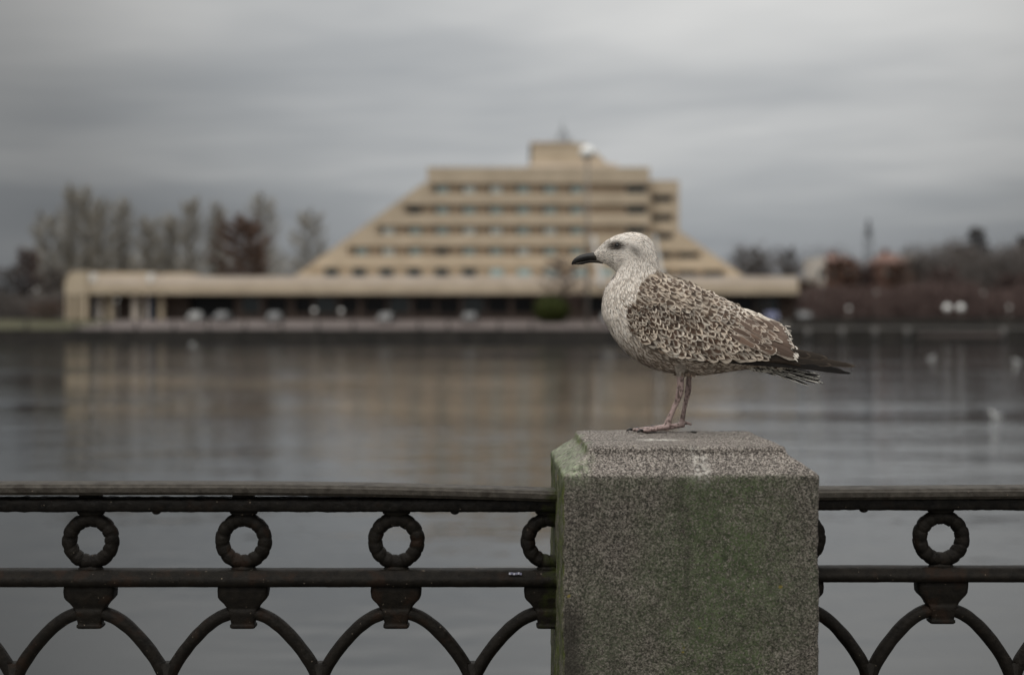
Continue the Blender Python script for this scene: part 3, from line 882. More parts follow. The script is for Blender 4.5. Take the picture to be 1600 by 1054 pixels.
def globe_lamp_proto():
    r = empty('globe_lamp')
    m = MB(); m.tube([Vector((0, 0, 0)), Vector((0, 0, 0.3)), Vector((0, 0, 0.35)), Vector((0, 0, 2.0))], [0.13, 0.11, 0.06, 0.05], 8); m.build('pole', M['polepaint'], r, True)
    m = MB(); m.sphere((0, 0, 2.25), 0.42, 14, 10); m.build('lamp_globe', M['globe'], r, True)
    m = MB(); m.tube([Vector((0, 0, 1.8)), Vector((0, 0, 1.93))], [0.10, 0.17], 10); m.build('lamp_collar', M['polepaint'], r)
    return r
def copy_tree(o, parent=None, mats=None):
    c = o.copy(); scene.collection.objects.link(c)
    if parent is not None: c.parent = parent
    for ch in [q for q in bpy.data.objects if q.parent == o]:
        copy_tree(ch, c)
    return c
glp = globe_lamp_proto()
glamps = [(491, 485, 186, 'left of a pair before the hotel lobby'),
          (533, 486, 186, 'right of a pair in front of the hotel lobby'),
          (182, 470, 192, 'by the cream columns of the hotel, left end'),
          (57, 452, 196, 'among bare trees left of the hotel'),
          (1326, 482, 186, 'below the red-roofed houses at right'),
          (1369, 457, 192, 'raised, between the two red-roofed houses'),
          (1480, 481, 184, 'left of two bright globes near the right edge'),
          (1501, 481, 184, 'right of two bright globes near the right edge'),
          (1536, 458, 192, 'under the tall conifer at right'),
          (1577, 480, 186, 'closest to the right edge of the photo')]
for i, (px, py, D, txt) in enumerate(glamps):
    r = glp if i == 0 else copy_tree(glp)
    h = Z_(py, D)-gz(D)
    r.location = place(px, D)
    r.scale = (1, 1, max(0.6, h/2.25)) if h < 2.6 else (1.0, 1.0, h/2.25)
    for ch in [q for q in bpy.data.objects if q.parent == r]:
        pass
    s = r.scale[2]; big = {6: 1.2, 7: 1.2, 0: .65, 1: .65, 4: .55, 9: .45}.get(i, 0.42)
    for ch in [q for q in bpy.data.objects if q.parent == r and q.name.startswith(('lamp_globe', 'lamp_collar'))]:
        ch.scale = (big, big, big/s)
        ch.location = (0, 0, 2.25-2.25*big/s)
    tag(r, 'white globe lamp, '+txt, 'street lamp', 'globe lamps on the far shore')

def car_proto(paint):
    r = empty('parked_car')
    # side profile lofted across the width
    prof = [(-2.1, 0.35), (-2.12, 0.62), (-1.98, 0.82), (-1.35, 0.92), (-0.75, 1.38), (-0.2, 1.47), (0.65, 1.45), (1.35, 1.02), (2.0, 0.92), (2.12, 0.62), (2.1, 0.35)]
    m = MB(); n = len(prof); vs_ = []; fs = []
    for y, tw in ((-0.86, 0), (-0.80, 1), (0.80, 1), (0.86, 0)):
        for (x, z) in prof:
            in_ = 0.18 if z > 1.0 else 0.0
            yy = y-math.copysign(in_, y) if not tw else y-math.copysign(in_, y)
            vs_.append((x*(1 if tw else 0.99), yy, z+(0.02 if tw and z > 0.5 else 0)))
    for s in range(3):
        for i in range(n):
            j = (i+1) % n
            fs.append((s*n+i, s*n+j, (s+1)*n+j, (s+1)*n+i))
    fs.append(tuple(range(n-1, -1, -1))); fs.append(tuple(3*n+i for i in range(n)))
    m.add(vs_, fs); m.build('body', paint, r)
    for sy in (-1, 1):
        m = MB()
        for a in ([(-1.15, 0.96), (-0.70, 1.34), (-0.08, 1.40), (-0.08, 0.97)], [(0.02, 0.97), (0.02, 1.40), (0.58, 1.38), (1.12, 1.02)]):
            y0, y1 = (-0.885, -0.67) if sy < 0 else (0.67, 0.885)
            m.prism([(x, z) for x, z in a][::-1], min(y0, y1), max(y0, y1))
        m.build('side_window', M['window_dark'], r)
    for sx in (-1.32, 1.32):
        for sy in (-0.80, 0.80):
            m = MB()
            c = [Vector((sx, sy-0.10, 0.32)), Vector((sx, sy+0.10, 0.32))]
            m.tube(c, [0.32, 0.32], 16); w = m.build('wheel', M['tyre'], r)
            m = MB(); m.tube([Vector((sx, sy-0.11, 0.32)), Vector((sx, sy+0.11, 0.32))], [0.17, 0.17], 12); m.build('hubcap', M['hub'], w)
    for sy in (-0.6, 0.6):
        m = MB(); m.box((-2.14, sy-0.14, 0.62), (-2.0, sy+0.14, 0.76)); m.build('headlight', M['globe'], r)
    return r
cars = [(307, 190, 'car_white', 0, 'white car in front of the black garage opening, leftmost'),
        (350, 190, 'car_silver', 1, 'silver car right of the white one by the black garage opening'),
        (430, 189, 'car_silver', 1, 'dull silver car parked left of the pair of globe lamps'),
        (605, 188, 'car_silver', 0, 'silver car parked below the middle of the hotel'),
        (735, 188, 'car_silver', 1, 'silver car parked left of the green bush'),
        (950, 186, 'car_white', 0, 'white car half hidden behind the breast of the gull'),
        (1205, 189, 'car_blue', 0, 'dark blue car by the right end of the hotel'),
        (1255, 190, 'car_silver', 1, 'greyish car just right of the blue one')]
protos = {}
for px, D, mt, flip, txt in cars:
    if mt not in protos:
        r = protos[mt] = car_proto(M[mt])
    else:
        r = copy_tree(protos[mt])
    r.location = place(px, D); r.rotation_euler = (0, 0, math.pi*flip+math.pi/2+R(random.uniform(-9, 9)))
    tag(r, txt, 'car', 'cars parked along the far quay')

# bollards along the quay edge
def bollard():
    m = MB()
    m.tube([Vector((0, 0, 0)), Vector((0, 0, 0.1)), Vector((0, 0, 0.12)), Vector((0, 0, 0.85)), Vector((0, 0, 0.95)), Vector((0, 0, 1.0))], [0.22, 0.22, 0.16, 0.14, 0.17, 0.08], 10)
    return m.build('bollard', M['quaystone'], None, True)
b0 = bollard()
desc = {}
bdesc = ['on the quay edge by the lawn, leftmost of the bollards', 'on the quay edge below the rounded end of the hotel', 'on the quay edge below the blue panel', 'on the quay edge below the cream columns', 'on the quay edge left of the white car', 'on the quay edge between the white car and the silver one', 'on the quay edge right of the silver car by the garage', 'on the quay edge below the dull silver car', 'on the quay edge below the left globe of the lobby pair', 'on the quay edge right of the lobby globe lamps', 'on the quay edge below the middle windows, left one of two', 'on the quay edge below the middle windows, right one of two', 'on the quay edge left of the green bush, fourteenth minus one', 'on the quay edge directly below the green bush']
bdesc[12] = 'on the quay edge a little left of the green bush'
bxs = [42, 120, 165, 213, 272, 325, 383, 440, 497, 552, 655, 700, 780, 830]
for i, px in enumerate(bxs):
    o = b0 if i == 0 else b0.copy()
    if i: scene.collection.objects.link(o)
    o.location = ((px-800)*(YQ+0.3)/F, YQ+0.3, 1.42)
    tag(o, 'dark stone bollard '+bdesc[i], 'bollard', 'bollards along the far quay')
M['palepost'] = noisy('pale_concrete', (0.12, 0.115, 0.11), (0.18, 0.17, 0.16), 2, 4, 0.85)
p0 = None
for i, px in enumerate([1262, 1316, 1367, 1418, 1568]):
    if p0 is None:
        m = MB(); m.tube([Vector((0, 0, 0)), Vector((0, 0, 1.5)), Vector((0, 0, 1.75))], [0.32, 0.32, 0.2], 10); p0 = m.build('mooring_post', M['palepost'], None, True); o = p0
    else:
        o = p0.copy(); scene.collection.objects.link(o)
    o.location = ((px-800)*(YQ-1.2)/F, YQ-1.2, -0.05)
    tag(o, ['leftmost of five pale mooring posts along the right-hand quay', 'second of five pale mooring posts counted from the hotel', 'middle one of five pale mooring posts along the right-hand quay', 'pale mooring post directly left of the grey landing stage', 'pale mooring post by the right edge, beyond the landing stage'][i], 'mooring post', 'mooring posts at the right')
# landing stage at the right
r = empty('landing_stage', ((1500-800)*168/F, 168, 0))
m = MB(); m.box((-4.8, -1.2, 0.55), (4.8, 1.6, 0.95)); m.build('deck', M['prom'], r)
m = MB()
for sx in (-4.3, -1.5, 1.5, 4.3): m.box((sx-0.12, -1.0, -0.6), (sx+0.12, -0.76, 0.55))
m.build('pile', M['quaystone'], r)
tag(r, 'low grey landing stage at the water line on the right', 'landing stage')
# dark retaining wall of the right-hand shore
m = MB(); m.box((X(1235, 180), 180, 1.2), (X(1900, 180), 180.6, 2.9))
tag(m.build('retaining_wall', M['quaystone']), 'dark retaining wall on the right-hand far shore below the thicket', 'wall')

# ------------------------------------------------------------------ trees
def twig_tree(h, w, kind, seed, tmat, twmat, n_twig=1900, twig_len=(0.5, 1.5), tw=0.045, shape='poplar'):
    rs = random.Random(seed)
    tr = MB()
    pts = [Vector((0, 0, -0.2))]
    lean = rs.uniform(-0.02, 0.02)
    for i in range(1, 9):
        z = h*0.97*i/8
        pts.append(Vector((lean*z+rs.uniform(-.1, .1), rs.uniform(-.1, .1), z)))
    r0 = h*0.014+0.08
    tr.tube(pts, [r0*(1-i/8.6) for i in range(9)], 7)
    cw = MB()
    limbs = []
    nl = 46
    for i in range(nl):
        f = 0.12+0.84*(i/nl)
        base = pts[0].lerp(pts[-1], 0)  # placeholder
        zi = f*8; a = int(zi); base = pts[a].lerp(pts[min(a+1, 8)], zi-a)
        ang = i*2.4+rs.uniform(-.4, .4)
        if shape == 'poplar':
            env = w*0.42*(0.55+0.6*math.sin(math.pi*min(1, f*1.05))**0.8)*rs.uniform(.55, 1.15)
            rise = h*(0.10+0.06*rs.random())*(1.1-f*0.6)
        elif shape == 'round':
            env = w*0.5*math.sqrt(max(0.05, 1-(2*f-1.05)**2))*rs.uniform(.65, 1.1)
            rise = h*0.10
        else:   # cone
            env = w*0.5*(1.04-f)*rs.uniform(.75, 1.1)
            rise = -h*0.01
        end = base+Vector((math.cos(ang)*env, math.sin(ang)*env, rise))
        if end.z > h: end.z = h-rs.random()*0.4
        mid = base.lerp(end, 0.5)+Vector((0, 0, -0.08*rise))
        tr.tube([base, mid, end], [r0*0.34*(1-f*.7), r0*0.2*(1-f*.7), r0*0.07], 5, cap=False)
        limbs.append((base, mid, end))
    for i in range(n_twig):
        b_, m_, e_ = limbs[rs.randrange(nl)]
        t = rs.uniform(0.15, 1.05)
        p = (b_.lerp(m_, t*2) if t < .5 else m_.lerp(e_, t*2-1))
        d = (e_-b_).normalized()
        sp_ = .32 if shape == 'poplar' else .5
        d = (d+Vector((rs.gauss(0, sp_), rs.gauss(0, sp_), rs.gauss(0.35 if shape != 'cone' else -0.1, .35)))).normalized()
        l = rs.uniform(*twig_len)*(.55 if shape == 'cone' else 1)
        s_ = d.cross(Vector((rs.gauss(0, 1), rs.gauss(0, 1), rs.gauss(0, 1)))).normalized()*tw*rs.uniform(.6, 1.5)
        q = p+d*l*.5+Vector((rs.gauss(0, .05), rs.gauss(0, .05), rs.gauss(0, .05)))*l
        e2 = p+d*l
        cw.add([p-s_, p+s_, q+s_*.8, q-s_*.8, e2], [(0, 1, 2, 3), (3, 2, 4)])
    return tr, cw
tree_meshes = {}
def tree(kind, px, pytop, D, wpx, tmat, twmat, name, label, group=None, seed=0, shape='poplar', n=1900, tw=0.045, z0=None):
    base = GZ if z0 is None else z0
    h = Z_(pytop, D)-base
    w = wpx*D/F
    r = empty(name, ((px-800)*D/F, D, base), random.uniform(0, 6))
    tr, cw = twig_tree(h, w, kind, seed, tmat, twmat, n, shape=shape, tw=tw, twig_len=(0.06*h, 0.13*h) if h < 14 else (0.9, 2.2))
    tr.build('trunk', M[tmat], r, True)
    cw.build('crown', M[twmat], r)
    tag(r, label, 'tree', group)
    return r
G1 = 'bare trees behind the flat roof on the left'
pop = [(78, 338, 240, 44, 'broad bare tree at the far left of the poplar row, above the rounded roof end'),
       (109, 292, 243, 26, 'tallest bare poplar at the left, above the end pavilion of the hotel'),
       (139, 297, 241, 22, 'slim bare poplar just right of the tallest one at the left'),
       (160, 314, 238, 28, 'bare poplar right of the slim one, second from the gap at the left'),
       (190, 312, 242, 30, 'bare poplar in the middle left, right of a narrow gap of sky'),
       (230, 343, 240, 30, 'lower round-topped bare poplar between two taller ones'),
       (263, 338, 246, 30, 'faint thin bare poplar further back in the row'),
       (297, 312, 241, 32, 'bare poplar with a pointed top in the middle of the row'),
       (338, 320, 243, 24, 'slim bare poplar just left of the reddish broad tree'),
       (410, 304, 244, 50, 'wide pale bare poplar behind the reddish broad tree'),
       (483, 330, 246, 46, 'lone pale bare poplar close to the sloping left side of the hotel')]
for i, (px, py, D, w, lab) in enumerate(pop):
    tree('p', px, py, D, w*1.38, 'bark', 'twig_hazed', 'bare_poplar', lab, G1, 20+i, 'poplar', 4200, 0.032)
tree('r', 380, 343, 225, 84, 'bark', 'twig_red', 'bare_tree', 'broad reddish-brown bare tree behind the flat roof, left of the hotel slope', None, 51, 'round', 5200, 0.06)
tree('r', 44, 392, 212, 48, 'bark', 'twig_purple', 'bare_tree', 'low purplish bare tree left of the end pavilion', None, 52, 'round', 2600, 0.05)
tree('r', 12, 418, 210, 60, 'bark', 'twig_dark', 'bare_tree', 'dark low bare tree at the left edge of the photo', None, 53, 'round', 3000, 0.05)
tree('r', 88, 420, 209, 44, 'bark', 'twig_dark', 'bare_tree', 'dark bare tree tight against the rounded end of the hotel', None, 54, 'round', 2600, 0.05)
tree('r', 72, 470, 195, 66, 'bark', 'twig_red', 'bare_shrub', 'low reddish bare shrub on the lawn left of the hotel', None, 55, 'round', 2200, 0.035, gz(195))
tree('r', 880, 404, 192, 74, 'bark', 'twig_purple', 'bare_tree', 'small bare reddish tree in front of the hotel, left of the gull', None, 56, 'round', 2300, 0.03, gz(192))
# right-hand side
tree('p', 1165, 386, 260, 50, 'bark', 'twig_dark', 'bare_tree', 'dark bare tree just right of the hotel slope, left of two', None, 61, 'poplar', 1700, 0.05)
tree('p', 1190, 390, 262, 44, 'bark', 'twig_dark', 'bare_tree', 'dark bare tree right of the hotel slope, next to its twin', None, 62, 'poplar', 1700, 0.05)
tree('p', 1231, 388, 262, 42, 'bark', 'twig_dark', 'bare_tree', 'single dark bare tree above the right end of the flat roof', None, 63, 'poplar', 1700, 0.05)
tree('c', 1526, 342, 235, 118, 'bark', 'conifer', 'conifer', 'tall dark conifer with a pointed top at the right', None, 64, 'cone', 9000, 0.07)
tree('c', 1598, 356, 235, 60, 'bark', 'conifer', 'conifer', 'dark conifer cut by the right edge of the photo', None, 65, 'cone', 8000, 0.07)
tree('r', 1500, 386, 232, 60, 'bark', 'twig_dark', 'bare_tree', 'bare tree leaning against the left flank of the tall conifer', None, 66, 'round', 3200, 0.06)
rt = [(1262, 436, 210, 46, 'twig_red', 'low reddish tree at the right end of the hotel'),
      (1315, 405, 206, 60, 'twig_red', 'dark red tree hiding the brick house with the cream wall'),
      (1350, 418, 208, 40, 'twig_purple', 'purplish tree below the thin tower'),
      (1400, 412, 206, 62, 'twig_red', 'reddish tree in front of the second red-roofed house'),
      (1440, 408, 222, 60, 'twig_dark', 'greyish bare tree right of the second red-roofed house'),
      (1475, 420, 212, 60, 'twig_purple', 'purple-brown tree above the bright globe lamps'),
      (1560, 404, 225, 52, 'twig_dark', 'dark bare tree between the two conifers'),
      (1580, 430, 208, 60, 'twig_purple', 'low purple-brown tree near the right edge')]
for i, (px, py, D, w, mt, lab) in enumerate(rt):
    tree('r', px, py, D, w, 'bark', mt, 'bare_tree', lab, 'bare trees on the right-hand shore', 70+i, 'round', 3600, 0.055)
# thickets that read as one mass
def thicket(name, x0, x1, D0, D1, hmin, hmax, n, mt, label, seed, zf):
    rs = random.Random(seed); m = MB()
    for i in range(n):
        x = rs.uniform(x0, x1); y = rs.uniform(D0, D1)
        hh = (hmin+(hmax-hmin)*(0.5+0.5*noise.noise(Vector((x*0.15, y*0.1, seed)))))
        z = rs.uniform(0, hh)
        d = Vector((rs.gauss(0, .6), rs.gauss(0, .6), rs.uniform(.3, 1.3))).normalized()
        l = rs.uniform(.5, 1.3)*(1.4 if hmax > 8 else 1); p = Vector((x, y, zf+z))
        s_ = d.cross(Vector((rs.gauss(0, 1), rs.gauss(0, 1), rs.gauss(0, 1)))).normalized()*rs.uniform(.03, .09)
        m.add([p-s_, p+s_, p+d*l], [(0, 1, 2)])
    o = m.build(name, M[mt]); tag(o, label, 'thicket', kind='stuff'); return o
thicket('thicket', X(1245, 200), X(1750, 200), 190, 204, 3.2, 6.4, 26000, 'twig_purple', 'brown bare thicket massed along the right-hand shore', 5, 2.2)
thicket('thicket', X(-150, 204), X(98, 204), 200, 210, 2.4, 5.0, 11000, 'twig_dark', 'dark bare thicket on the shore left of the hotel', 6, 2.4)
thicket('far_wood', X(40, 262), X(470, 262), 255, 275, 9, 15, 14000, 'twig_hazed', 'hazy grey wood filling the gaps behind the row of bare poplars', 8, 2.4)
thicket('far_wood', X(1130, 275), X(1620, 275), 265, 290, 8, 18, 20000, 'twig_dark', 'dim bare wood behind the houses on the right', 9, 2.4)
thicket('far_wood', X(1425, 224), X(1680, 224), 218, 234, 8, 15.5, 17000, 'twig_dark', 'taller dim bare wood closing the right edge of the shore', 10, 2.4)
# evergreen bush
def bush():
    D = 190.0; x, y, z = place(862, D)
    r = empty('evergreen_bush', (x, y, z)); rs = random.Random(3)
    m = MB()
    rx, rz = 2.55, 2.0
    for i in range(6500):
        v = Vector((rs.gauss(0, 1), rs.gauss(0, 1), rs.gauss(0, 1))).normalized()
        k = (0.72+0.28*rs.random())*(1+0.10*noise.noise(v*3))
        c = Vector((v.x*rx*k, v.y*rx*k*.9, 1.75+v.z*rz*k))
        a = Vector((rs.gauss(0, 1), rs.gauss(0, 1), rs.gauss(0, 1))).normalized()*0.12
        b_ = v.cross(a).normalized()*0.10
        m.add([c-a, c+b_, c+a*1.2, c-b_], [(0, 1, 2, 3)])
    m.build('foliage', M['bushgreen'], r)
    m = MB(); m.tube([Vector((0, 0, -0.1)), Vector((0, 0, 1.5))], [0.18, 0.1], 7); m.build('stem', M['bark'], r, True)
    tag(r, 'rounded olive-green evergreen bush in front of the hotel', 'bush')
bush()

# houses at the right
def house(px0, px1, pyeave, pytop, D, wall, roof, label, gable=True, seed=0):
    x0, x1 = X(px0, D), X(px1, D); ze, zt = Z_(pyeave, D), Z_(pytop, D)
    r = empty('house', ((x0+x1)/2, D, GZ)); cx = (x0+x1)/2
    hw = (x1-x0)/2; dp = 9
    m = MB(); m.box((-hw, 0, -0.1), (hw, dp, ze-GZ)); m.build('wall', M[wall], r)
    if zt > ze+0.3:
        m = MB(); e_ = 0.4
        v = [(-hw-e_, -e_, ze-GZ+.003), (hw+e_, -e_, ze-GZ+.003), (hw+e_, dp+e_, ze-GZ+.003), (-hw-e_, dp+e_, ze-GZ+.003), (-hw*.55, dp/2, zt-GZ), (hw*.55, dp/2, zt-GZ)]
        m.add(v, [(0, 1, 5, 4), (1, 2, 5), (2, 3, 4, 5), (3, 0, 4), (3, 2, 1, 0)]); rf = m.build('roof', M[roof], r)
        m = MB(); m.box((-hw*.2-.4, dp/2-.4, (zt-GZ)-1.0), (-hw*.2+.4, dp/2+.4, zt-GZ+0.8)); m.build('chimney', M['brick'], rf)
    nfl = max(1, int((ze-GZ)/3.0)); nw = max(1, int(hw*2/2.4))
    for f in range(nfl):
        for k in range(nw):
            xx = -hw+(k+.5)*2*hw/nw; zz = 1.0+f*3.0
            m = MB(); m.box((xx-.5, -0.06, zz), (xx+.5, 0.05, zz+1.5)); fr = m.build('window', M['whitepaint'], r)
            m = MB(); m.box((xx-.42, -0.10, zz+.08), (xx+.42, -0.055, zz+1.42)); m.build('pane', M['window_dark'], fr)
    tag(r, label, 'house')
    return r
house(1274, 1290, 402, 402, 232, 'creamwall', 'redroof', 'narrow cream-walled house end right of the hotel')
house(1291, 1338, 408, 397, 234, 'brick', 'redroof', 'red-brown brick house beside the cream wall, half hidden by trees')
house(1376, 1420, 411, 394, 236, 'brick', 'redroof', 'brick house with a bright red roof right of the thin tower')
house(1421, 1432, 397, 397, 238, 'creamwall', 'redroof', 'slim cream building directly right of the bright red roof')
# lattice mast
D = 250.0
r = empty('lattice_mast', (X(1357, D), D, GZ)); top = Z_(356, D)-GZ
m = MB()
for sx, sy in ((-1, -1), (1, -1), (1, 1), (-1, 1)):
    m.tube([Vector((sx*.9, sy*.9, 0)), Vector((sx*.55, sy*.55, top))], [0.07, 0.05], 5)
for j in range(14):
    z0 = top*j/14; z1 = top*(j+1)/14; w = .9-.35*j/14
    for sy in (-1, 1):
        m.tube([Vector((-w, sy*w, z0)), Vector((w, sy*w, z1))], [0.04, 0.04], 4)
        m.tube([Vector((w, sy*w, z0)), Vector((-w, sy*w, z1))], [0.04, 0.04], 4)
m.build('frame', M['antenna'], r)
m = MB(); m.box((-0.25, -0.25, top-1.6), (0.25, 0.25, top+1.5)); m.build('aerial_cage', M['antenna'], r)
tag(r, 'thin grey lattice mast rising between the red-roofed houses', 'mast')

# ------------------------------------------------------------------ gulls afloat
def float_gull():
    m = MB()
    st = [(-0.21, 0.07, 0.010, 0.012), (-0.15, 0.055, 0.035, 0.035), (-0.07, 0.045, 0.062, 0.055), (0.02, 0.045, 0.070, 0.062), (0.10, 0.065, 0.055, 0.055), (0.14, 0.11, 0.034, 0.040),
          (0.155, 0.16, 0.027, 0.030), (0.175, 0.185, 0.028, 0.030), (0.205, 0.185, 0.018, 0.018), (0.22, 0.182, 0.006, 0.006)]
    m.tube([Vector((a, 0, b_)) for a, b_, c, d in st], [(c, d) for a, b_, c, d in st], 12)
    o = m.build('floating_gull', M['plumewhite'], None, True)
    m = MB()
    for s in (-1, 1):
        m.tube([Vector((0.07, s*.045, .085)), Vector((-.05, s*.055, .09)), Vector((-.16, s*.03, .085)), Vector((-.25, s*.01, .09))], [(.02, .012), (.028, .02), (.018, .012), (.004, .003)], 8)
    m.build('folded_wings', M['plumegrey'], o, True)
    m = MB(); m.tube([Vector((.215, 0, .182)), Vector((.245, 0, .178)), Vector((.262, 0, .17))], [.008, .006, .002], 8); m.build('beak', M['beakyellow'], o, True)
    return o
g0 = None
for i, (px, py, rot, lab) in enumerate([(1557, 652, 200, 'white gull afloat near the right edge of the water'),
                                        (300, 538, 20, 'white gull afloat by the quay wall below the hotel garage'),
                                        (1590, 566, 170, 'distant white gull afloat at the right edge of the photo'),
                                        (1455, 560, 10, 'distant white gull afloat above the railing ring at right')]):
    Dg = CAM_Z*F/(py-500)
    if g0 is None: g0 = o = float_gull()
    else: o = copy_tree(g0)
    o.location = ((px-800)*Dg/F, Dg, -0.01); o.rotation_euler = (0, 0, R(rot)); 
    s = 0.95 if i == 0 else 1.5 if i == 1 else 1.2
    s = min(s, 1.25)
    o.scale = (s, s, s)
    tag(o, lab, 'gull', 'gulls floating on the water')

# ================================================================== THE GULL
exec_gull = True
BS = 2.83/F/2.928          # metres per unit of the side-view drawing
GX, GY, GZt = (249.5)*2.83/F, 2.83, POST_TOP
gull = empty('gull', (GX, GY, GZt))
tag(gull, 'young brown mottled gull standing on the stone post, facing left', 'gull')
def bl(zx, zy, y=0.0):
    """side-view drawing units -> local metres (x right, z up)"""
    return Vector(((zx-555)*BS, y*BS, (978.5-zy)*BS))

# stations: top (x,y), bottom (x,y), half width
ST = [((194,166),(208,192),6), ((203,158),(226,201),17), ((226,133),(256,213),33), ((258,104),(282,230),46), ((308,80),(300,245),55), ((370,68),(302,252),58), ((430,80),(297,260),59),
      ((468,118),(290,268),59), ((487,172),(279,285),61), ((496,222),(263,307),67), ((507,262),(249,337),77), ((550,281),(239,385),95), ((610,299),(239,440),115), ((680,324),(262,495),130),
      ((740,348),(300,560),139), ((800,378),(360,626),141), ((850,406),(430,672),139), ((890,432),(510,700),131), ((925,462),(590,713),120), ((955,495),(670,719),106), ((985,532),(750,712),90),
      ((1008,566),(830,700),72), ((1030,598),(900,692),57), ((1050,625),(970,692),44), ((1078,650),(1035,704),30), ((1108,672),(1095,716),16)]
ST = [(Vector(a), Vector(b_), c) for a, b_, c in ST]
def station(u):
    u = max(0.0, min(len(ST)-1.0001, u)); i = int(u); f = u-i
    idx = [max(0, i-1), i, min(len(ST)-1, i+1), min(len(ST)-1, i+2)]
    def cr_(vals):
        a, b_, c, d = vals
        return 0.5*((2*b_)+(c-a)*f+(2*a-5*b_+4*c-d)*f*f+(-a+3*b_-3*c+d)*f*f*f)
    return cr_([ST[k][0] for k in idx]), cr_([ST[k][1] for k in idx]), cr_([ST[k][2] for k in idx])
def body_pt(u, th):
    T, B_, w = station(u)
    c = (T+B_)/2; h = (T-B_)/2
    ct, st_ = math.cos(th), math.sin(th)
    y = -w*math.copysign(abs(st_)**0.92, st_)
    q = c+h*ct
    return bl(q.x, q.y, y)
NU, NT = 130, 48
bm_v, bm_f = [], []
for i in range(NU):
    u = (len(ST)-1)*i/(NU-1)
    for k in range(NT):
        bm_v.append(body_pt(u, 2*math.pi*k/NT))
for i in range(NU-1):
    for k in range(NT):
        k2 = (k+1) % NT
        bm_f.append((i*NT+k, (i+1)*NT+k, (i+1)*NT+k2, i*NT+k2))
bm_f.append(tuple(range(NT))); bm_f.append(tuple((NU-1)*NT+NT-1-k for k in range(NT)))
body_bvh = BVHTree.FromPolygons([tuple(v) for v in bm_v], bm_f)
def body_y(x, z):
    """near-side half width (metres) of the torso at a side-view point"""
    hit = body_bvh.ray_cast(Vector((x, -1, z)), Vector((0, 1, 0)))
    return -hit[0].y if hit[0] is not None else 0.0

# legs in drawing units: (960+x/8.1,560+y/8.1) -> zx = 292.8+.3615x ; zy = 644.2+.3615y
def lg(x, y): return (292.8+.3615*x, 644.2+.3615*y)
core = MB(); core.add(bm_v, bm_f)
def leg(pts, yoff, foot_dir):
    P = []; Rr = []
    for (x, y, r) in pts:
        zx, zy = lg(x, y); P.append(bl(zx, zy, yoff)); Rr.append((r*0.80*BS, r*BS))
    core.tube(P, Rr, 14)
NEAR_Y, FAR_Y = -66, 46     # drawing units
near_pts = [(835, 60, 42), (828, 180, 19), (832, 260, 16), (832, 340, 15.5), (826, 395, 18), (815, 450, 16), (795, 520, 12.5), (760, 590, 12), (725, 670, 12), (695, 740, 12.5), (672, 800, 15), (655, 850, 15), (650, 895, 10)]
far_pts = [(945, 60, 40), (940, 230, 13), (935, 310, 14), (930, 385, 16), (922, 440, 15), (905, 520, 12), (885, 610, 11), (868, 700, 11.5), (855, 770, 13), (848, 830, 14), (845, 880, 10)]
near_pts = [(a-18, b_, c) for a, b_, c in near_pts]; far_pts = [(a+22, b_, c*.92) for a, b_, c in far_pts]
leg(near_pts, NEAR_Y, -1); leg(far_pts, FAR_Y, -1)
def toes(hx_, yoff, zg, L_mid, core):
    """three webbed toes fanned forward from the heel; returns claw tips"""
    tips = []
    hp = Vector(bl(hx_, 0, yoff)); hp.z = zg+0.010
    for a, l in ((-24, 0.80), (0, 1.0), (24, 0.84)):
        d = Vector((-math.cos(R(a)), math.sin(R(a)), 0))
        Lm = L_mid*BS*l
        pts = [hp+Vector((0.004, 0, 0.002)), hp+d*Lm*.22+Vector((0, 0, -.0005)), hp+d*Lm*.45+Vector((0, 0, -.0028)), hp+d*Lm*.62+Vector((0, 0, -.0036)), hp+d*Lm*.82+Vector((0, 0, -.0048)), hp+d*Lm*.97+Vector((0, 0, -.0056))]
        core.tube(pts, [.0062, .0052, .0050, .0042, .0044, .0028], 10)
        tips.append((pts[-1], d))
    # web between the toes
    P = [hp+Vector((0, 0, -.003))]
    for (t, d) in tips: P.append(t+Vector((0.004, 0, -.0012)))
    for i in (1, 2):
        a, b_, c = P[0], P[i], P[i+1]
        mid = (b_+c)/2*0.8+a*0.2
        tri = [a, b_, mid, c]
        up = [v+Vector((0, 0, .0016)) for v in tri]; dn = [v-Vector((0, 0, .0016)) for v in tri]
        core.add(up+dn, [(0, 1, 2, 3), (7, 6, 5, 4), (0, 4, 5, 1), (1, 5, 6, 2), (2, 6, 7, 3), (3, 7, 4, 0)])
    # hind toe
    core.tube([hp+Vector((0.004, 0, 0.006)), hp+Vector((0.015, 0, 0.004)), hp+Vector((.020, 0, 0.001))], [.0042, .003, .002], 8)
    return tips
g_near = 0.0; g_far = 0.0
hx_n, _ = lg(642, 860); hx_f, _ = lg(872, 850)
tipsN = toes(hx_n, NEAR_Y, g_near+0.0015, 160, core)
tipsF = toes(hx_f, FAR_Y, g_far+0.0015, 160, core)

raw = core.build('body', [mat('tmp')], None)
bpy.context.view_layer.update()
rm = raw.modifiers.new('remesh', 'REMESH'); rm.mode = 'VOXEL'; rm.voxel_size = 0.0013; rm.use_smooth_shade = True
sm_ = raw.modifiers.new('smooth', 'SMOOTH'); sm_.iterations = 2; sm_.factor = 0.5
dg = bpy.context.evaluated_depsgraph_get()
me = bpy.data.meshes.new_from_object(raw.evaluated_get(dg))
old = raw.data
raw.modifiers.clear(); raw.data = me; raw.parent = gull
me.name = 'body'
bpy.data.meshes.remove(old)

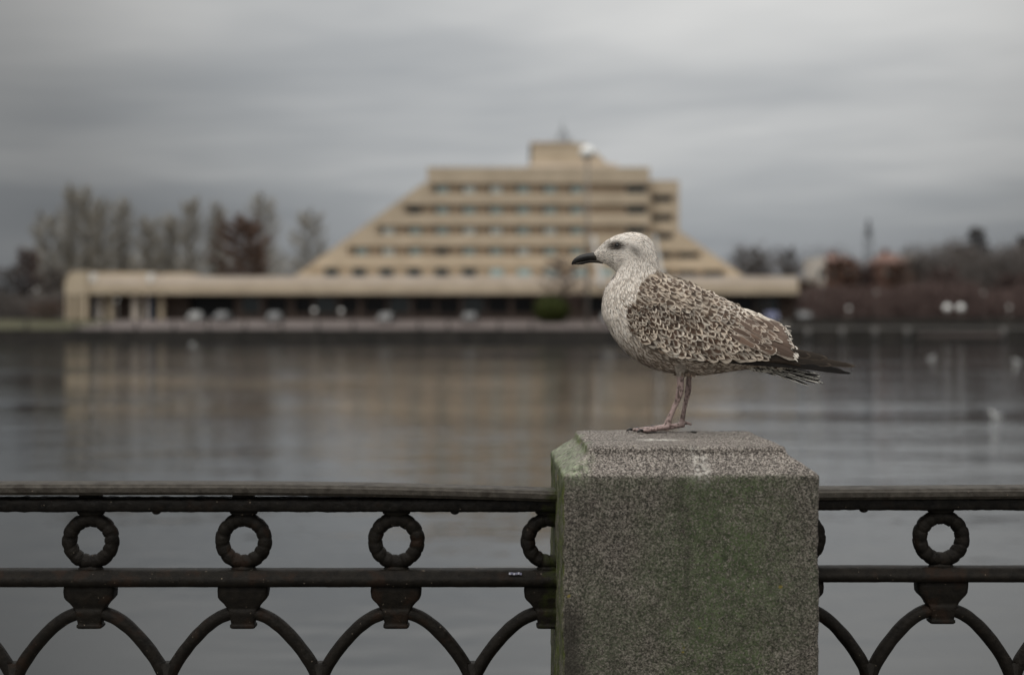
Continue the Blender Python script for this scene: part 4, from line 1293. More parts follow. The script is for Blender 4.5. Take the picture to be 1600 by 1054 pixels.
def plume_base():
    m = noisy('under_plumage', (0.22, 0.19, 0.16), (0.40, 0.36, 0.31), 180, 4, 0.9, spec=0.1)
    return m
def leg_mat():
    m = noisy('pink_grey_leg_skin', (0.09, 0.06, 0.05), (0.36, 0.265, 0.245), 190, 4, 0.5, bump=0.0008, spec=0.4, lo=0.36, hi=0.56, stretch=(1, 1, .6))
    return m
me.materials.clear(); me.materials.append(plume_base()); me.materials.append(leg_mat())
nv = len(me.vertices)
co = np.empty(nv*3); me.vertices.foreach_get('co', co); co = co.reshape(-1, 3)
zl = (978.5-724)*BS
cen = np.empty(len(me.polygons)*3); me.polygons.foreach_get('center', cen); cen = cen.reshape(-1, 3)
me.polygons.foreach_set('material_index', (cen[:, 2] < zl).astype(np.int32))
me.polygons.foreach_set('use_smooth', np.ones(len(me.polygons), dtype=bool))
# claws
m = MB()
for t, d in tipsN+tipsF:
    m.tube([t+Vector((0, 0, .001)), t+d*.006+Vector((0, 0, .0022)), t+d*.011+Vector((0, 0, -.0006)), t+d*.0125+Vector((0, 0, -.003))], [.0028, .0026, .0016, .0004], 8)
m.build('claw', mat('black_claw', (0.015, 0.013, 0.012), 0.35), gull, True)

# ---- feather material
def feather_mat():
    m = mat('feather_vane', (0.4, 0.35, 0.3), 0.75, 0.25)
    t = m.node_tree; b = t.nodes['Principled BSDF']; nd, ln = t.nodes.new, t.links.new
    def mth(op, a, c=0.0, d=None):
        x = nd('ShaderNodeMath'); x.operation = op
        for i, q in enumerate((a, c) if d is None else (a, c, d)):
            if isinstance(q, (int, float)): x.inputs[i].default_value = q
            else: ln(q, x.inputs[i])
        return x.outputs[0]
    cd = nd('ShaderNodeAttribute'); cd.attribute_name = 'dark'
    cl = nd('ShaderNodeAttribute'); cl.attribute_name = 'light'
    uv = nd('ShaderNodeAttribute'); uv.attribute_name = 'uvp'      # u (-1..1), v (0..1), pattern id
    s = nd('ShaderNodeSeparateXYZ'); ln(uv.outputs['Vector'], s.inputs[0])
    u, v, pid = s.outputs
    tc = nd('ShaderNodeTexCoord')
    n = nd('ShaderNodeTexNoise'); n.inputs['Scale'].default_value = 130; n.inputs['Detail'].default_value = 4; ln(tc.outputs['Object'], n.inputs['Vector'])
    # barbs fray the pattern along the feather: noise stretched along v, different on every feather
    wv = nd('ShaderNodeVectorMath'); wv.operation = 'MULTIPLY'; ln(uv.outputs['Vector'], wv.inputs[0]); wv.inputs[1].default_value = (5.0, 1.6, 40.0)
    wo = nd('ShaderNodeVectorMath'); wo.operation = 'MULTIPLY_ADD'; ln(tc.outputs['Object'], wo.inputs[0]); wo.inputs[1].default_value = (28, 28, 28); ln(wv.outputs[0], wo.inputs[2])
    nb = nd('ShaderNodeTexNoise'); nb.inputs['Scale'].default_value = 1.0; nb.inputs['Detail'].default_value = 4; ln(wo.outputs[0], nb.inputs['Vector'])
    nz = mth('ADD', mth('MULTIPLY', mth('SUBTRACT', n.outputs[0], 0.5), 0.6), mth('MULTIPLY', mth('SUBTRACT', nb.outputs[0], 0.5), 1.1))
    au = mth('ABSOLUTE', u)
    # pattern A: dark spade towards the tip with pale flanks and fringe; size grows with pid
    # half-width of dark: k*(v-0.30)*... capped, closing to a point at v = 0.97
    w1 = mth('MULTIPLY', mth('SUBTRACT', v, 0.22), 2.2)
    w2 = mth('MULTIPLY', mth('SUBTRACT', 0.99, v), 3.0)
    hwid = mth('MULTIPLY', mth('MINIMUM', mth('MINIMUM', w1, w2), pid), 1.0)
    # pattern B (pid + 2): dark web narrowing to a wedge that reaches the tip, pale corners
    pb = mth('SUBTRACT', pid, 2.0)
    wb = mth('MULTIPLY', mth('SUBTRACT', 0.98, v), mth('MULTIPLY', pb, 2.5))
    hb = mth('MAXIMUM', mth('MINIMUM', mth('MINIMUM', wb, 0.9), mth('MULTIPLY', mth('SUBTRACT', v, 0.10), 5.0)), 0.0)
    # pattern C (pid + 3): dark web with only a narrow pale edge
    hc = mth('MINIMUM', mth('MULTIPLY', mth('SUBTRACT', 0.985, v), 14.0), mth('SUBTRACT', pid, 3.0))
    selc = mth('GREATER_THAN', pid, 3.0)
    hb = mth('ADD', mth('MULTIPLY', hb, mth('SUBTRACT', 1.0, selc)), mth('MULTIPLY', hc, selc))
    sel = mth('GREATER_THAN', pid, 1.5)
    hwid = mth('ADD', mth('MULTIPLY', hwid, mth('SUBTRACT', 1.0, sel)), mth('MULTIPLY', hb, sel))
    e1 = mth('SUBTRACT', mth('ADD', hwid, mth('MULTIPLY', nz, 1.0)), au)
    fac = nd('ShaderNodeMapRange'); ln(e1, fac.inputs['Value'])
    fac.inputs['From Min'].default_value = -0.20; fac.inputs['From Max'].default_value = 0.22
    mx = nd('ShaderNodeMix'); mx.data_type = 'RGBA'
    ln(fac.outputs[0], mx.inputs[0]); ln(cl.outputs['Color'], mx.inputs[6]); ln(cd.outputs['Color'], mx.inputs[7])
    # barbs: fine oblique lines, and the shaft
    bw = mth('SINE', mth('MULTIPLY', mth('SUBTRACT', mth('MULTIPLY', v, 3.0), au), 26.0))
    sh = nd('ShaderNodeMapRange'); ln(au, sh.inputs['Value']); sh.inputs['From Min'].default_value = 0.03; sh.inputs['From Max'].default_value = 0.07
    sh.inputs['To Min'].default_value = 0.72; sh.inputs['To Max'].default_value = 1.0
    k = mth('MULTIPLY', mth('ADD', 1.0, mth('ADD', mth('MULTIPLY', bw, 0.07), mth('MULTIPLY', nz, 0.35))), sh.outputs[0])
    sc = nd('ShaderNodeVectorMath'); sc.operation = 'SCALE'; ln(mx.outputs[2], sc.inputs[0]); ln(k, sc.inputs['Scale'])
    ln(sc.outputs[0], b.inputs['Base Color'])
    return m
M['feather'] = feather_mat()

class FB:
    """collects feathers; every vertex carries dark, light, (u, v, pattern)"""
    def __init__(s): s.v = []; s.f = []; s.d = []; s.l = []; s.p = []
    def vert(s, p, d, l, uvp):
        s.v.append(tuple(p)); s.d.append((*d, 1)); s.l.append((*l, 1)); s.p.append(uvp)
    def build(s, name, parent):
        me = bpy.data.meshes.new(name); me.from_pydata(s.v, [], s.f)
        for nm, arr, ty in (('dark', s.d, 'FLOAT_COLOR'), ('light', s.l, 'FLOAT_COLOR')):
            a = me.attributes.new(nm, ty, 'POINT'); a.data.foreach_set('color', np.array(arr, dtype=np.float32).ravel())
        a = me.attributes.new('uvp', 'FLOAT_VECTOR', 'POINT'); a.data.foreach_set('vector', np.array(s.p, dtype=np.float32).ravel())
        me.materials.append(M['feather'])
        me.polygons.foreach_set('use_smooth', [True]*len(me.polygons))
        me.update()
        return link(bpy.data.objects.new(name, me), parent)

# ---- wing shell: half-width field in side view
ZLOW = [(340,452),(352,505),(380,540),(430,572),(500,602),(580,632),(650,655),(740,660),(830,652),(950,655),(1050,664),(1150,682),(1250,692),(1375,702),(1400,703)]
ZTOP = [(340,436),(370,372),(420,318),(470,284),(508,268),(550,280),(610,297),(680,322),(740,346),(800,376),(850,404),(900,417),(960,438),(1020,472),(1070,503),(1085,545),(1110,577),(1200,610),(1290,640),(1400,668)]
WW = [(340,70),(380,104),(450,128),(550,146),(700,154),(850,148),(950,132),(1050,106),(1110,84),(1200,56),(1300,34),(1400,14)]
def itp(tab, x): return float(np.interp(x, [a for a, b_ in tab], [b_ for a, b_ in tab]))
def shell_y(zx, zy):
    lo, hi = itp(ZLOW, zx), itp(ZTOP, zx)
    t = (lo-zy)/max(1, lo-hi)
    w = itp(WW, zx)
    if t < 0: return w*math.sqrt(max(0.0, 1-(t*1.2)**2)) if t > -0.5 else 0
    if t > 1: return 0.0
    return w*math.sqrt(max(0.0, 1-t**2.3))
def surf(zx, zy):
    p = bl(zx, zy)
    yb = body_y(p.x, p.z)/BS
    return max(yb, shell_y(zx, zy))

wing_rs = random.Random(5)
def blade(fb, zx, zy, ang, Ln, W, lift, dark, light, pid, side, sfun=surf, shape='round', ybase=None, bend=0.0, camber=3.0, rag=0.0):
    """feather rooted at (zx,zy) pointing 'ang' degrees below +x; lift = (root, tip) in drawing units"""
    a = R(ang)
    if shape == 'round': vw = [(0, .45), (.2, .8), (.45, 1), (.68, 1), (.84, .82), (.94, .5), (1, .10)]
    elif shape == 'point': vw = [(0, .5), (.25, .9), (.5, 1), (.7, .85), (.85, .55), (.95, .25), (1, .04)]
    elif shape == 'long': vw = [(0, .7), (.3, 1), (.6, 1), (.8, .85), (.92, .6), (.975, .36), (1, .06)]
    else: vw = [(0, .7), (.2, .95), (.45, 1), (.7, 1), (.86, .92), (.95, .70), (1, .25)]
    b0 = len(fb.v); us = (-1, -.5, 0, .5, 1)
    ph = random.random()*9
    for i, (v, w) in enumerate(vw):
        aa = a+bend*v*v
        cx, cy = zx+Ln*v*math.cos(a+bend*v*.5), zy+Ln*v*math.sin(a+bend*v*.5)
        for j, uu in enumerate(us):
            hw = W*.5*w*(1+rag*math.sin(ph+i*2.7+j*4.1)*(1 if abs(uu) == 1 else 0))
            px = cx-math.sin(aa)*hw*uu; py = cy+math.cos(aa)*hw*uu
            if ybase is None: y = sfun(px, py)
            else: y = ybase+0.0
            y += lift[0]+(lift[1]-lift[0])*v - camber*uu*uu*w*(W/40.0)
            p = bl(px, py, -y*side)
            fb.vert(p, dark, light, (uu, v, pid))
    n = len(us)
    for i in range(len(vw)-1):
        for j in range(n-1):
            q = (b0+i*n+j, b0+(i+1)*n+j, b0+(i+1)*n+j+1, b0+i*n+j+1)
            fb.f.append(q if side > 0 else q[::-1])

def vary(c, k, rs):
    f = 1+rs.uniform(-k, k); g = rs.uniform(-.03, .03)
    return (max(0, c[0]*f*(1+g)), c[1]*f, max(0, c[2]*f*(1-g)))
DK = (0.050, 0.030, 0.020)
LT = (0.58, 0.50, 0.41)

def wing_shell(side):
    fb = FB(); n = 14
    xs = [340+ (1130-340)*i/60 for i in range(61)]
    for i, zx in enumerate(xs):
        lo, hi = itp(ZLOW, zx), itp(ZTOP, zx)
        for k in range(n+3):
            if k >= 3: t = (k-3)/n; zy = lo-(lo-hi)*t; y = shell_y(zx, zy)-4
            else:
                t = 0; zy = lo-2+k*0; y = [itp(WW, zx)*.2, itp(WW, zx)*.55, itp(WW, zx)*.85][k]-4; zy = lo-[14, 6, 1.5][k]
            fb.vert(bl(zx, zy, -max(0, y)*side), (.05, .035, .025), (.07, .05, .04), (0, .5, .5))
    m = n+3
    for i in range(len(xs)-1):
        for k in range(m-1):
            q = (i*m+k, (i+1)*m+k, (i+1)*m+k+1, i*m+k+1)
            fb.f.append(q if side > 0 else q[::-1])
    return fb

def build_wing(side):
    rs = random.Random(40 if side > 0 else 41)
    fb = wing_shell(side)
    dk = (0.030, 0.023, 0.018)
    # --- primaries: long dark quills, lower ones first (innermost)
    prim = [  # root x,y , tip x,y, width, ybase
        (820, 632, 1375, 704, 26, 30), (840, 628, 1335, 691, 30, 34),
        (850, 610, 1394, 671, 34, 40), (850, 600, 1279, 668, 40, 48), (850, 588, 1259, 636, 44, 56), (860, 580, 1179, 627, 46, 64)]
    for i, (x0, y0, x1, y1, W, yb) in enumerate(prim):
        L_ = math.hypot(x1-x0, y1-y0); an = math.degrees(math.atan2(y1-y0, x1-x0))
        c = vary((0.036, 0.028, 0.022) if i > 1 else (0.012, 0.010, 0.009), .15, rs)
        edge = (0.085, 0.066, 0.052) if i > 1 else (0.02, 0.016, 0.014)
        fbw = lambda a_, b_: 0
        def yb_f(px, py, yb=yb): return max(7, min(shell_y(min(px, 1390), itp(ZLOW, min(px, 1390))-6)-8, 200)) + yb*0.12
        blade(fb, x0, y0, an, L_, W, (0, 0), c, edge, 3.96, side, sfun=yb_f, shape='long', camber=2.0, bend=0.03)
    # --- black under-edge (folded secondaries seen below the coverts)
    for x0, y0, x1, y1, W in ((690, 640, 1110, 664, 26), (640, 636, 980, 662, 22), (760, 650, 1180, 682, 20)):
        L_ = math.hypot(x1-x0, y1-y0); an = math.degrees(math.atan2(y1-y0, x1-x0))
        blade(fb, x0, y0, an, L_, W, (-4, -3), (0.012, 0.010, 0.009), (0.03, .024, .02), 3.98, side, sfun=lambda a_, b_: shell_y(a_, itp(ZLOW, a_)-4)-3, shape='long', camber=1)
    # --- tertials
    tert = [ # root, tip, width, lift
        (900, 452, 1062, 505, 48, 2), (880, 462, 1084, 522, 50, 3), (870, 482, 1090, 556, 54, 5), (872, 500, 1102, 592, 58, 7), (880, 520, 1096, 600, 60, 8), (905, 540, 1116, 634, 66, 10), (870, 545, 1010, 612, 56, 11)]
    for i, (x0, y0, x1, y1, W, lf) in enumerate(tert):
        L_ = math.hypot(x1-x0, y1-y0); an = math.degrees(math.atan2(y1-y0, x1-x0))
        blade(fb, x0, y0, an, L_, W, (lf, lf+2), vary((0.120, 0.082, 0.062), .22, rs), vary((0.50, .44, .37), .08, rs), 3.86, side, shape='blunt', camber=4, rag=0.06)
    # long streaky feathers lying over the tertial bases
    for i in range(34):
        f = rs.random(); x0 = 800+f*130; y0 = 425+f*28+rs.random()*130*(1-f*.2)
        if y0 < itp(ZTOP, x0)+8: continue
        blade(fb, x0, y0, 30+rs.gauss(0, 4), rs.uniform(90, 150), rs.uniform(18, 30), (9, 14), vary((.115, .078, .058), .35, rs), vary((.40, .335, .275), .22, rs), rs.choice([.7, .8, 3.84, 3.9, 3.93]), side, shape='long', camber=1.5, rag=.05)
    # frayed white tips of the tertials
    for i in range(26):
        bx, by = rs.choice([(1082, 520), (1090, 552), (1088, 566), (1100, 592), (1105, 628), (1072, 508)])
        blade(fb, bx+rs.gauss(-8, 7), by+rs.gauss(0, 8), rs.uniform(5, 50), rs.uniform(14, 34), rs.uniform(3, 7), (12, 14), (.55, .5, .44), (.68, .63, .56), 0.1, side, shape='point', camber=0)
    # --- covert rows. Rows run parallel to the lower edge, painted from the lowest up so that upper rows overlap
    rows_ = []
    nrow = 8
    for r_ in range(nrow):
        t = 0.03+r_*0.082
        rows_.append(t)
    for r_, t in enumerate(rows_):
        x = 352+8*(r_ % 2) + rs.random()*6
        while x < 1000-r_*4:
            lo, hi = itp(ZLOW, x), itp(ZTOP, x)
            zy = lo-(lo-hi)*t
            fx = (x-350)/650.0
            ang = 66-38*fx+rs.gauss(0, 8)+14*noise.noise(Vector((x*.012, zy*.012, 8)))
            size = 0.62+0.50*min(1, fx*1.5)
            if r_ < 2: size *= 1.15; ang -= 12
            Ln = 62*size*rs.uniform(.82, 1.22); W = 38*size*rs.uniform(.8, 1.15); zy += rs.gauss(0, 3.5)
            if r_ < 2 and x > 620: Ln *= 1.25; ang = 30+rs.gauss(0, 3)
            # rooted so that the tip sits at (x, zy)
            rx, ry = x-Ln*math.cos(R(ang)), zy-Ln*math.sin(R(ang))
            if rx < 345: rx = 345+rs.random()*5
            big = noise.noise(Vector((x*.02, zy*.02, 3.3)))
            d_ = vary(DK, .5, rs); l_ = vary(LT, .14, rs); kf = rs.choice((.4, .6, .8, .95, 1.1)); l_ = tuple(c*kf for c in l_)
            if big > .1: l_ = tuple(c*.85 for c in l_)
            lift = 2.0+r_*0.5
            blade(fb, rx, ry, ang, Ln, W, (lift-1.5, lift+5.0), d_, l_, rs.choice([.55, .7, 2.62, 2.7, 2.75, 2.8, 2.85, 2.92, 2.99]), side, shape=rs.choice(('point', 'point', 'round', 'blunt')), camber=2.0, rag=.04)
            x += 25*size*rs.uniform(.75, 1.25)
    # --- scapulars and mantle: larger, blunter feathers, pale with dark centres
    for r_ in range(6):
        t = 0.65+r_*0.066
        x = 395+rs.random()*18+ (r_*3)
        while x < 905-r_*7:
            lo, hi = itp(ZLOW, x), itp(ZTOP, x)
            zy = lo-(lo-hi)*t
            if t > .62 and x > 860 and r_ < 3: pass
            fx = (x-395)/500.0
            ang = 36-14*fx+rs.gauss(0, 15)
            size = (0.72+0.5*math.sin(math.pi*min(1, max(0, fx*1.05+.08))))*(1.0 if r_ < 3 else (.8 if r_ < 5 else .62))*(0.55+0.45*min(1, fx*5))
            Ln = 60*size*rs.uniform(.85, 1.15); W = 46*size*rs.uniform(.85, 1.15)
            rx, ry = x-Ln*math.cos(R(ang)), zy-Ln*math.sin(R(ang))
            d_ = vary((0.085, 0.058, 0.041), .4, rs); l_ = vary((0.42, 0.355, 0.285) if fx < .7 else (.54, .47, .395), .14, rs); kf = rs.choice((.6, .8, 1, 1.1)); l_ = tuple(c*kf for c in l_)
            lift = 6.5+r_*0.3
            blade(fb, rx, ry, ang, Ln, W, (lift-1.5, lift+5.0), d_, l_, rs.choice([.3, .45, .6, 2.5, 2.6, 2.75, 2.85]), side, shape='blunt' if rs.random() < .7 else 'round', camber=2.5, rag=.05)
            x += 31*size*rs.uniform(.8, 1.2)
    # loose barbs and small feather tips breaking up the rows
    for i in range(560):
        x = rs.uniform(360, 985); t = rs.uniform(0.02, .97)**1.05
        if x > 860 and t > .45 and rs.random() < .6: continue
        lo, hi = itp(ZLOW, x), itp(ZTOP, x); zy = lo-(lo-hi)*t
        fx = (x-350)/650.0
        an = (66-38*fx if t < .62 else 36-14*fx)+rs.gauss(0, 12)
        Ln = rs.uniform(14, 28); W = rs.uniform(3, 6.5)
        dark_ = rs.random() < (.62 if t < .62 else .5)
        c = vary((.075, .048, .033) if dark_ else (.38, .32, .26), .35 if dark_ else .2, rs)
        blade(fb, x-Ln*math.cos(R(an)), zy-Ln*math.sin(R(an)), an, Ln, W, (5+10*t, 8.5+10*t if t > .6 else 7+4*t), c, tuple(k*1.15 for k in c), .5, side, shape='point', camber=.6)
    # pale tufts along the back edge
    for i in range(26):
        x = rs.uniform(780, 960); hi = itp(ZTOP, x)
        blade(fb, x, hi+rs.uniform(2, 20), rs.uniform(18, 36), rs.uniform(30, 60), rs.uniform(8, 16), (5, 9), (.2, .15, .11), (.64, .58, .50), .25, side, shape='point', camber=1)
    return fb
for side in (1, -1):
    build_wing(side).build('wing', gull)

# ---- small body plumage
def head_mask(zx, zy):
    """0..1 darkness of the grey mask about the eye and behind it"""
    d1 = math.exp(-(((zx-288)/38.0)**2+((zy-134)/22.0)**2)**1.3)
    d2 = math.exp(-(((zx-375)/42.0)**2+((zy-148-0.35*(zx-375))/24.0)**2))
    return min(1, d1*1.3+d2*.72)
def plumage():
    rs = random.Random(77); fb = FB()
    nst = len(ST)-1
    for i in range(46000):
        u = rs.random()**0.93*nst
        th = rs.uniform(0, 2*math.pi)
        T, B_, w = station(u)
        # keep density even on the small head and the large breast
        per = (T-B_).length+w
        if rs.random() > per/330.0+.12: continue
        ct = math.cos(th); q = (T+B_)/2+(T-B_)/2*ct
        zx, zy = q.x, q.y
        p = body_pt(u, th)
        p2 = body_pt(min(nst-.01, u+.12), th); p0 = body_pt(max(0, u-.12), th)
        d = (p2-p0); 
        if d.length < 1e-6: continue
        d.normalize()
        tt = (body_pt(u, th+.05)-body_pt(u, th-.05)).normalized()
        n = d.cross(tt).normalized()
        cc = bl(*((T+B_)/2))
        if n.dot(p-cc) < 0: n = -n
        lo, hi = itp(ZLOW, zx), itp(ZTOP, zx)
        inwing = 352 < zx < 1100 and hi-5 < zy < lo-16
        if inwing and zx > 540 and abs(p.y/BS) < shell_y(zx, zy)+3: continue
        if inwing and (zx > 540 or (zx > 385 and zy > 380 and rs.random() < (zx-380)/110)): continue
        head = u < 9.0
        # ---- size
        if head: Ln, W = rs.uniform(13, 22), rs.uniform(2.2, 3.8)
        elif u < 12: Ln, W = rs.uniform(17, 28), rs.uniform(3.5, 5.5)
        else: Ln, W = rs.uniform(20, 36), rs.uniform(4, 7)
        if u < 3.2: Ln, W = Ln*.6, W*.7
        # ---- colour
        s = 0.0
        pale = (0.79, 0.73, 0.66)
        dark = (0.13, 0.095, 0.070)
        n1 = noise.noise(Vector((zx*.035, zy*.035, 1.0)))
        if head:
            mk = head_mask(zx, zy)
            pd = 0.17+0.12*max(0, n1)
            # streaks get stronger down the nape and the lower neck
            pd += 0.36*max(0, min(1, (u-5.8)/2.5))
            col = tuple(a*(1-mk)+b_*mk for a, b_ in zip(pale, (.045, .038, .032)))
            if rs.random() < pd: col = tuple(a*.45+b_*.55 for a, b_ in zip(col, dark))
            elif zx > 400 and u > 4: col = tuple(a*.93 for a in col)
        else:
            # breast pale towards the front, browner on flank, belly and mantle
            front = max(0, min(1, (zy-470)/170.0+(zx-330)/260.0))
            if u < 11.5: pd = .58 if zx > 290 else .38
            else: pd = 0.22+0.42*front
            if zy < 430 and zx > 430: pd = .45
            col = tuple(a*(1-.48*front)+b_*.48*front for a, b_ in zip((.70, .64, .57), (.45, .38, .305)))
            if rs.random() < pd+.12*n1: col = tuple(a*(.45-.3*front)+b_*(.55+.3*front) for a, b_ in zip(col, dark))
        col = vary(col, .09 if head else .14, rs)
        if zx > 930:      # undertail coverts: whitish with bars
            col = vary((.55, .5, .43) if rs.random() < .62 else (.06, .045, .035), .15, rs)
        lift = rs.uniform(1.2, 3.2) if not head else rs.uniform(.5, 1.6)
        d2 = (d+tt*rs.gauss(0, .16)).normalized(); s_ = n.cross(d2).normalized()
        r0 = p+n*(.6*BS)
        b0 = len(fb.v)
        for (v, wv, lf) in ((0, .6, 0), (.45, 1, .5), (.8, .7, .85), (1, .08, 1)):
            for uu in (-1, 1):
                fb.vert(r0+d2*(Ln*v*BS)+s_*(uu*W*.5*wv*BS)+n*(lf*lift*BS), col, tuple(c*1.12 for c in col), (uu*.9, v, .6))
        for k in range(3):
            fb.f.append((b0+2*k, b0+2*k+2, b0+2*k+3, b0+2*k+1))
    # pale loose breast-side feathers over the front edge of the wing
    for side in (1, -1):
        for i in range(150):
            f = rs.random(); zx = 335+f*230; zy = 380+ 235*min(1, f*1.25)**.8 + rs.gauss(0, 12)
            an = 62-38*f+rs.gauss(0, 8)
            c = vary((.54, .49, .42) if rs.random() < .62 else (.24, .175, .125), .15, rs)
            blade(fb, zx-15, zy-10, an, rs.uniform(26, 44), rs.uniform(5, 8), (2, 4), tuple(a*.45 for a in c), tuple(a*.8 for a in c), .35, side, shape='point', camber=1)
    # trousers: short feathers hanging round the tops of the legs
    for i in range(160):
        x0 = rs.uniform(575, 650); side = rs.choice((1, -1)); 
        p = bl(x0, rs.uniform(700, 716), 0); y = rs.uniform(25, 85)*side
        b0 = len(fb.v); c = vary((.20, .155, .12), .35, rs)
        dd = Vector((rs.gauss(.2, .25), rs.gauss(0, .2), -1)).normalized(); s_ = dd.cross(Vector((0, 1, .2))).normalized()
        p.y = -y*BS
        Ln = rs.uniform(10, 20)
        for (v, wv) in ((0, .7), (.5, 1), (1, .1)):
            for uu in (-1, 1): fb.vert(p+dd*(Ln*v*BS)+s_*(uu*3.5*wv*BS), c, tuple(k*1.2 for k in c), (uu*.9, v, .6))
        for k in range(2): fb.f.append((b0+2*k, b0+2*k+2, b0+2*k+3, b0+2*k+1))
    return fb
plumage().build('plumage', gull)

# ---- tail: white feathers with black bars, slightly fanned
def tail_mat():
    m = mat('barred_tail', (0.6, 0.6, 0.55), 0.7, 0.25)
    t = m.node_tree; b = t.nodes['Principled BSDF']; nd, ln = t.nodes.new, t.links.new
    uv = nd('ShaderNodeAttribute'); uv.attribute_name = 'uvp'
    mp = nd('ShaderNodeMapping'); mp.inputs['Scale'].default_value = (0.7, 1.9, 3.0); ln(uv.outputs['Vector'], mp.inputs[0])
    n = nd('ShaderNodeTexNoise'); n.inputs['Scale'].default_value = 1.9; n.inputs['Detail'].default_value = 2; ln(mp.outputs[0], n.inputs['Vector'])
    s = nd('ShaderNodeSeparateXYZ'); ln(uv.outputs['Vector'], s.inputs[0])
    k = nd('ShaderNodeMapRange'); ln(s.outputs[1], k.inputs['Value']); k.inputs['From Min'].default_value = .55; k.inputs['From Max'].default_value = .85
    k.inputs['To Min'].default_value = 0; k.inputs['To Max'].default_value = .14
    ed = nd('ShaderNodeAttribute'); ed.attribute_name = 'dark'
    es = nd('ShaderNodeSeparateColor'); ln(ed.outputs['Color'], es.inputs[0])
    er = nd('ShaderNodeMapRange'); ln(es.outputs[0], er.inputs['Value']); er.inputs['From Min'].default_value = .62; er.inputs['From Max'].default_value = .9
    er.inputs['To Min'].default_value = 0; er.inputs['To Max'].default_value = -.22
    a0 = nd('ShaderNodeMath'); a0.operation = 'ADD'; ln(n.outputs[0], a0.inputs[0]); ln(er.outputs[0], a0.inputs[1])
    a = nd('ShaderNodeMath'); a.operation = 'ADD'; ln(a0.outputs[0], a.inputs[0]); ln(k.outputs[0], a.inputs[1])
    r = nd('ShaderNodeMapRange'); ln(a.outputs[0], r.inputs['Value']); r.inputs['From Min'].default_value = .47; r.inputs['From Max'].default_value = .52
    mx = nd('ShaderNodeMix'); mx.data_type = 'RGBA'; ln(r.outputs[0], mx.inputs[0])
    mx.inputs[6].default_value = (.66, .63, .56, 1); mx.inputs[7].default_value = (.016, .013, .011, 1)
    ln(mx.outputs[2], b.inputs['Base Color'])
    return m
M['tail'] = tail_mat()
def tail():
    fb = FB(); rs = random.Random(9)
    quills = []
    for i in range(12):
        f = i/11.0-.5
        x1 = 1236-40*abs(f)-(0 if i % 2 else 12); y1 = 735+rs.uniform(-14, 14)
        quills.append((940, 668+rs.uniform(-4, 4), x1, y1, f*64, 20))
    # the near-side outer feathers hang lowest and show as separate points
    quills += [(930, 672, 1174, 764, 44, 14), (935, 670, 1203, 752, 41, 17), (940, 664, 1226, 750, 38, 16), (945, 660, 1220, 728, 35, 18), (950, 655, 1244, 758, 33, 15), (950, 652, 1196, 708, 30, 14)]
    for i, (x0, y0, x1, y1, yo, W) in enumerate(quills):
        L_ = math.hypot(x1-x0, y1-y0); an = math.degrees(math.atan2(y1-y0, x1-x0))
        b0 = len(fb.v); ca, sa = math.cos(R(an)), math.sin(R(an))
        for v, w in ((0, .6), (.3, .9), (.6, 1), (.8, .95), (.92, .75), (.98, .45), (1, .1)):
            for uu in (-1, 0, 1):
                hw = W*.5*w
                px = x0+L_*v*ca-sa*hw*uu; py = y0+L_*v*sa+ca*hw*uu
                y = yo*(.35+.65*v)+ (2*(1-uu*uu)) + 6*uu
                fb.vert(bl(px, py, -y), (abs(uu), 0, 0), (.6, .6, .6), (uu+i*3.7, v, i*1.3))
        for k in range(6):
            for j in range(2):
                fb.f.append((b0+k*3+j, b0+(k+1)*3+j, b0+(k+1)*3+j+1, b0+k*3+j+1))
    # barred undertail coverts below the wing tips
    for i in range(70):
        f = rs.random(); x0 = 880+f*170; y0 = 672+f*26+rs.uniform(-10, 10)
        L_ = rs.uniform(34, 62); an = 22+rs.gauss(0, 6); W = rs.uniform(12, 18); yo = rs.uniform(-40, 46)*(1-f*.4)
        b0 = len(fb.v); ca, sa = math.cos(R(an)), math.sin(R(an))
        for v, w in ((0, .6), (.4, 1), (.8, .8), (1, .1)):
            for uu in (-1, 0, 1):
                hw = W*.5*w; px = x0+L_*v*ca-sa*hw*uu; py = y0+L_*v*sa+ca*hw*uu
                fb.vert(bl(px, py, -(yo+2*(1-uu*uu))), (.02,)*3, (.6,)*3, (uu*.8+i*2.3, v*.5, i*.7))
        for k in range(3):
            for j in range(2): fb.f.append((b0+k*3+j, b0+(k+1)*3+j, b0+(k+1)*3+j+1, b0+k*3+j+1))
    o = fb.build('tail', gull)
    o.data.materials.clear(); o.data.materials.append(M['tail'])
    return o
tail()

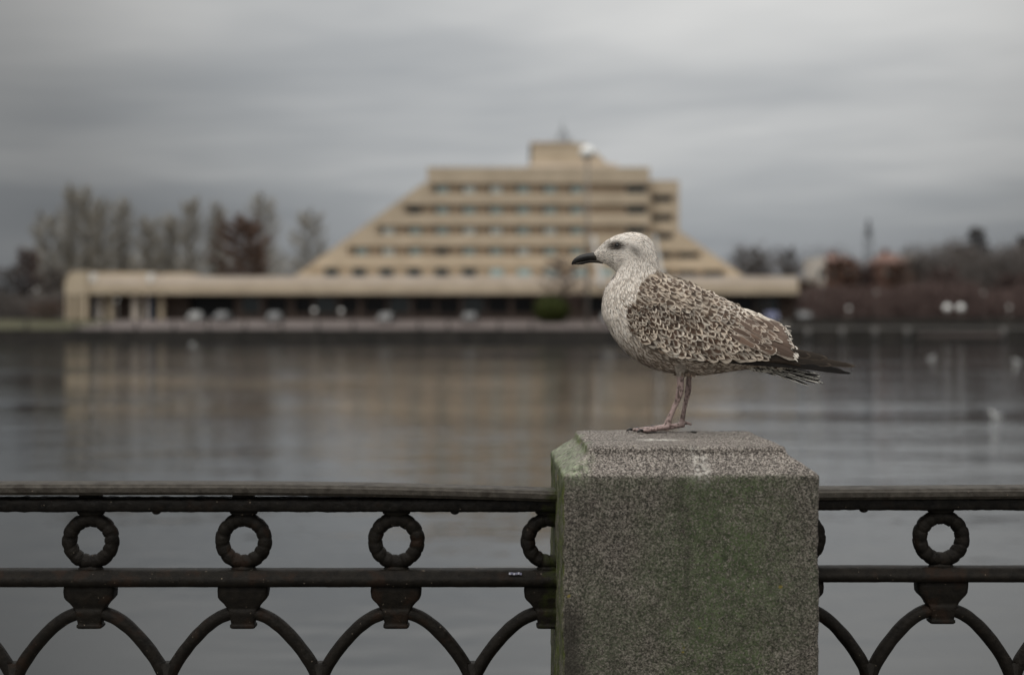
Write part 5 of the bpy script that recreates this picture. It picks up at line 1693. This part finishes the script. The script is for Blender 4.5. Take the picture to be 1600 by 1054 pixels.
# ---- beak
def beak():
    # stations of the upper mandible: (x, top y, bottom y, half width)
    up = [(240, 163, 196, 13), (218, 160, 195, 16), (196, 159, 194, 16.5), (179, 161, 195, 15), (163, 163.5, 197, 13.5), (148, 167, 200, 12.5), (134, 172, 204, 11), (122, 178, 208, 9), (110, 186.5, 212, 7), (102, 196, 215, 4.5), (97, 206, 216.5, 2.2)]
    lo = [(240, 190, 211, 12.5), (220, 192.5, 208, 13.5), (200, 194, 206.5, 12.5), (180, 195, 206.5, 11), (162, 197, 209.5, 9.5), (148, 200, 214, 8.5), (138, 203, 214.5, 7.5), (124, 208, 214.5, 6), (110, 212, 215, 4)]
    def loft(sts, ridge):
        m = MB(); n = 16; vs_, fs = [], []
        for (x, a, b_, w) in sts:
            c, h = (a+b_)/2, (b_-a)/2
            for k in range(n):
                t = 2*math.pi*k/n
                yy = w*math.sin(t)*(abs(math.sin(t))**0.1); zz = c-h*math.cos(t)
                if math.cos(t)*ridge > 0: yy *= 0.85
                vs_.append(bl(x, zz, yy))
        for i in range(len(sts)-1):
            for k in range(n):
                k2 = (k+1) % n; fs.append((i*n+k, (i+1)*n+k, (i+1)*n+k2, i*n+k2))
        fs.append(tuple(range(n))); fs.append(tuple((len(sts)-1)*n+n-1-k for k in range(n)))
        m.add(vs_, fs); return m
    mu = mat('black_horn', (0.010, 0.0095, 0.009), 0.45, 0.25)
    t = mu.node_tree; b = t.nodes['Principled BSDF']
    tc_ = t.nodes.new('ShaderNodeTexCoord'); sp_ = t.nodes.new('ShaderNodeSeparateXYZ'); t.links.new(tc_.outputs['Object'], sp_.inputs[0])
    nz_ = t.nodes.new('ShaderNodeTexNoise'); nz_.inputs['Scale'].default_value = 220; t.links.new(tc_.outputs['Object'], nz_.inputs['Vector'])
    ma = t.nodes.new('ShaderNodeMath'); ma.operation = 'MULTIPLY_ADD'; t.links.new(nz_.outputs[0], ma.inputs[0]); ma.inputs[1].default_value = 0.016; t.links.new(sp_.outputs[0], ma.inputs[2])
    mr = t.nodes.new('ShaderNodeMapRange'); t.links.new(ma.outputs[0], mr.inputs['Value'])
    x_a = (176-555)*BS; x_b = (232-555)*BS
    mr.inputs['From Min'].default_value = x_a+.008; mr.inputs['From Max'].default_value = x_b+.008
    mx = t.nodes.new('ShaderNodeMix'); mx.data_type = 'RGBA'; t.links.new(mr.outputs[0], mx.inputs[0])
    mx.inputs[6].default_value = (.010, .0095, .009, 1); mx.inputs[7].default_value = (.06, .05, .038, 1)
    t.links.new(mx.outputs[2], b.inputs['Base Color'])
    root = loft(up, 1).build('beak', mu, gull, True)
    loft(lo, -1).build('lower_mandible', mu, root, True)
    m = MB(); p = bl(172, 178, 13.2)
    for s in (1, -1):
        m.sphere((p.x, -s*13.1*BS, p.z), (7*BS, 1.3*BS, 1.7*BS), 10, 6)
    m.build('nostril', mat('nostril_pit', (0.004, 0.004, 0.004), 0.8), root, True)
beak()
# ---- eyes
for side in (1, -1):
    p = bl(303, 130)
    yb = body_y(p.x, p.z)
    m = MB(); m.sphere((p.x, -side*(yb-0.0022), p.z), (0.0048, 0.0046, 0.0045), 20, 14)
    eye = m.build('eye', mat('dark_brown_eye', (0.006, 0.004, 0.003), 0.05, 0.5), gull, True)
    # eyelid ring
    m = MB(); nu, nv_ = 28, 8; vs_, fs = [], []
    for i in range(nu):
        a = 2*math.pi*i/nu
        for k in range(nv_):
            b_ = 2*math.pi*k/nv_
            rr = 0.0051+0.0009*math.cos(b_)
            vs_.append((p.x+rr*math.cos(a)*1.08, -side*(yb+0.0004+0.0010*math.sin(b_)), p.z+rr*.92*math.sin(a)))
    for i in range(nu):
        for k in range(nv_):
            fs.append((i*nv_+k, ((i+1) % nu)*nv_+k, ((i+1) % nu)*nv_+(k+1) % nv_, i*nv_+(k+1) % nv_))
    m.add(vs_, fs); m.build('eyelid', mat('eyelid_skin', (0.018, 0.014, 0.012), 0.7), eye, True)
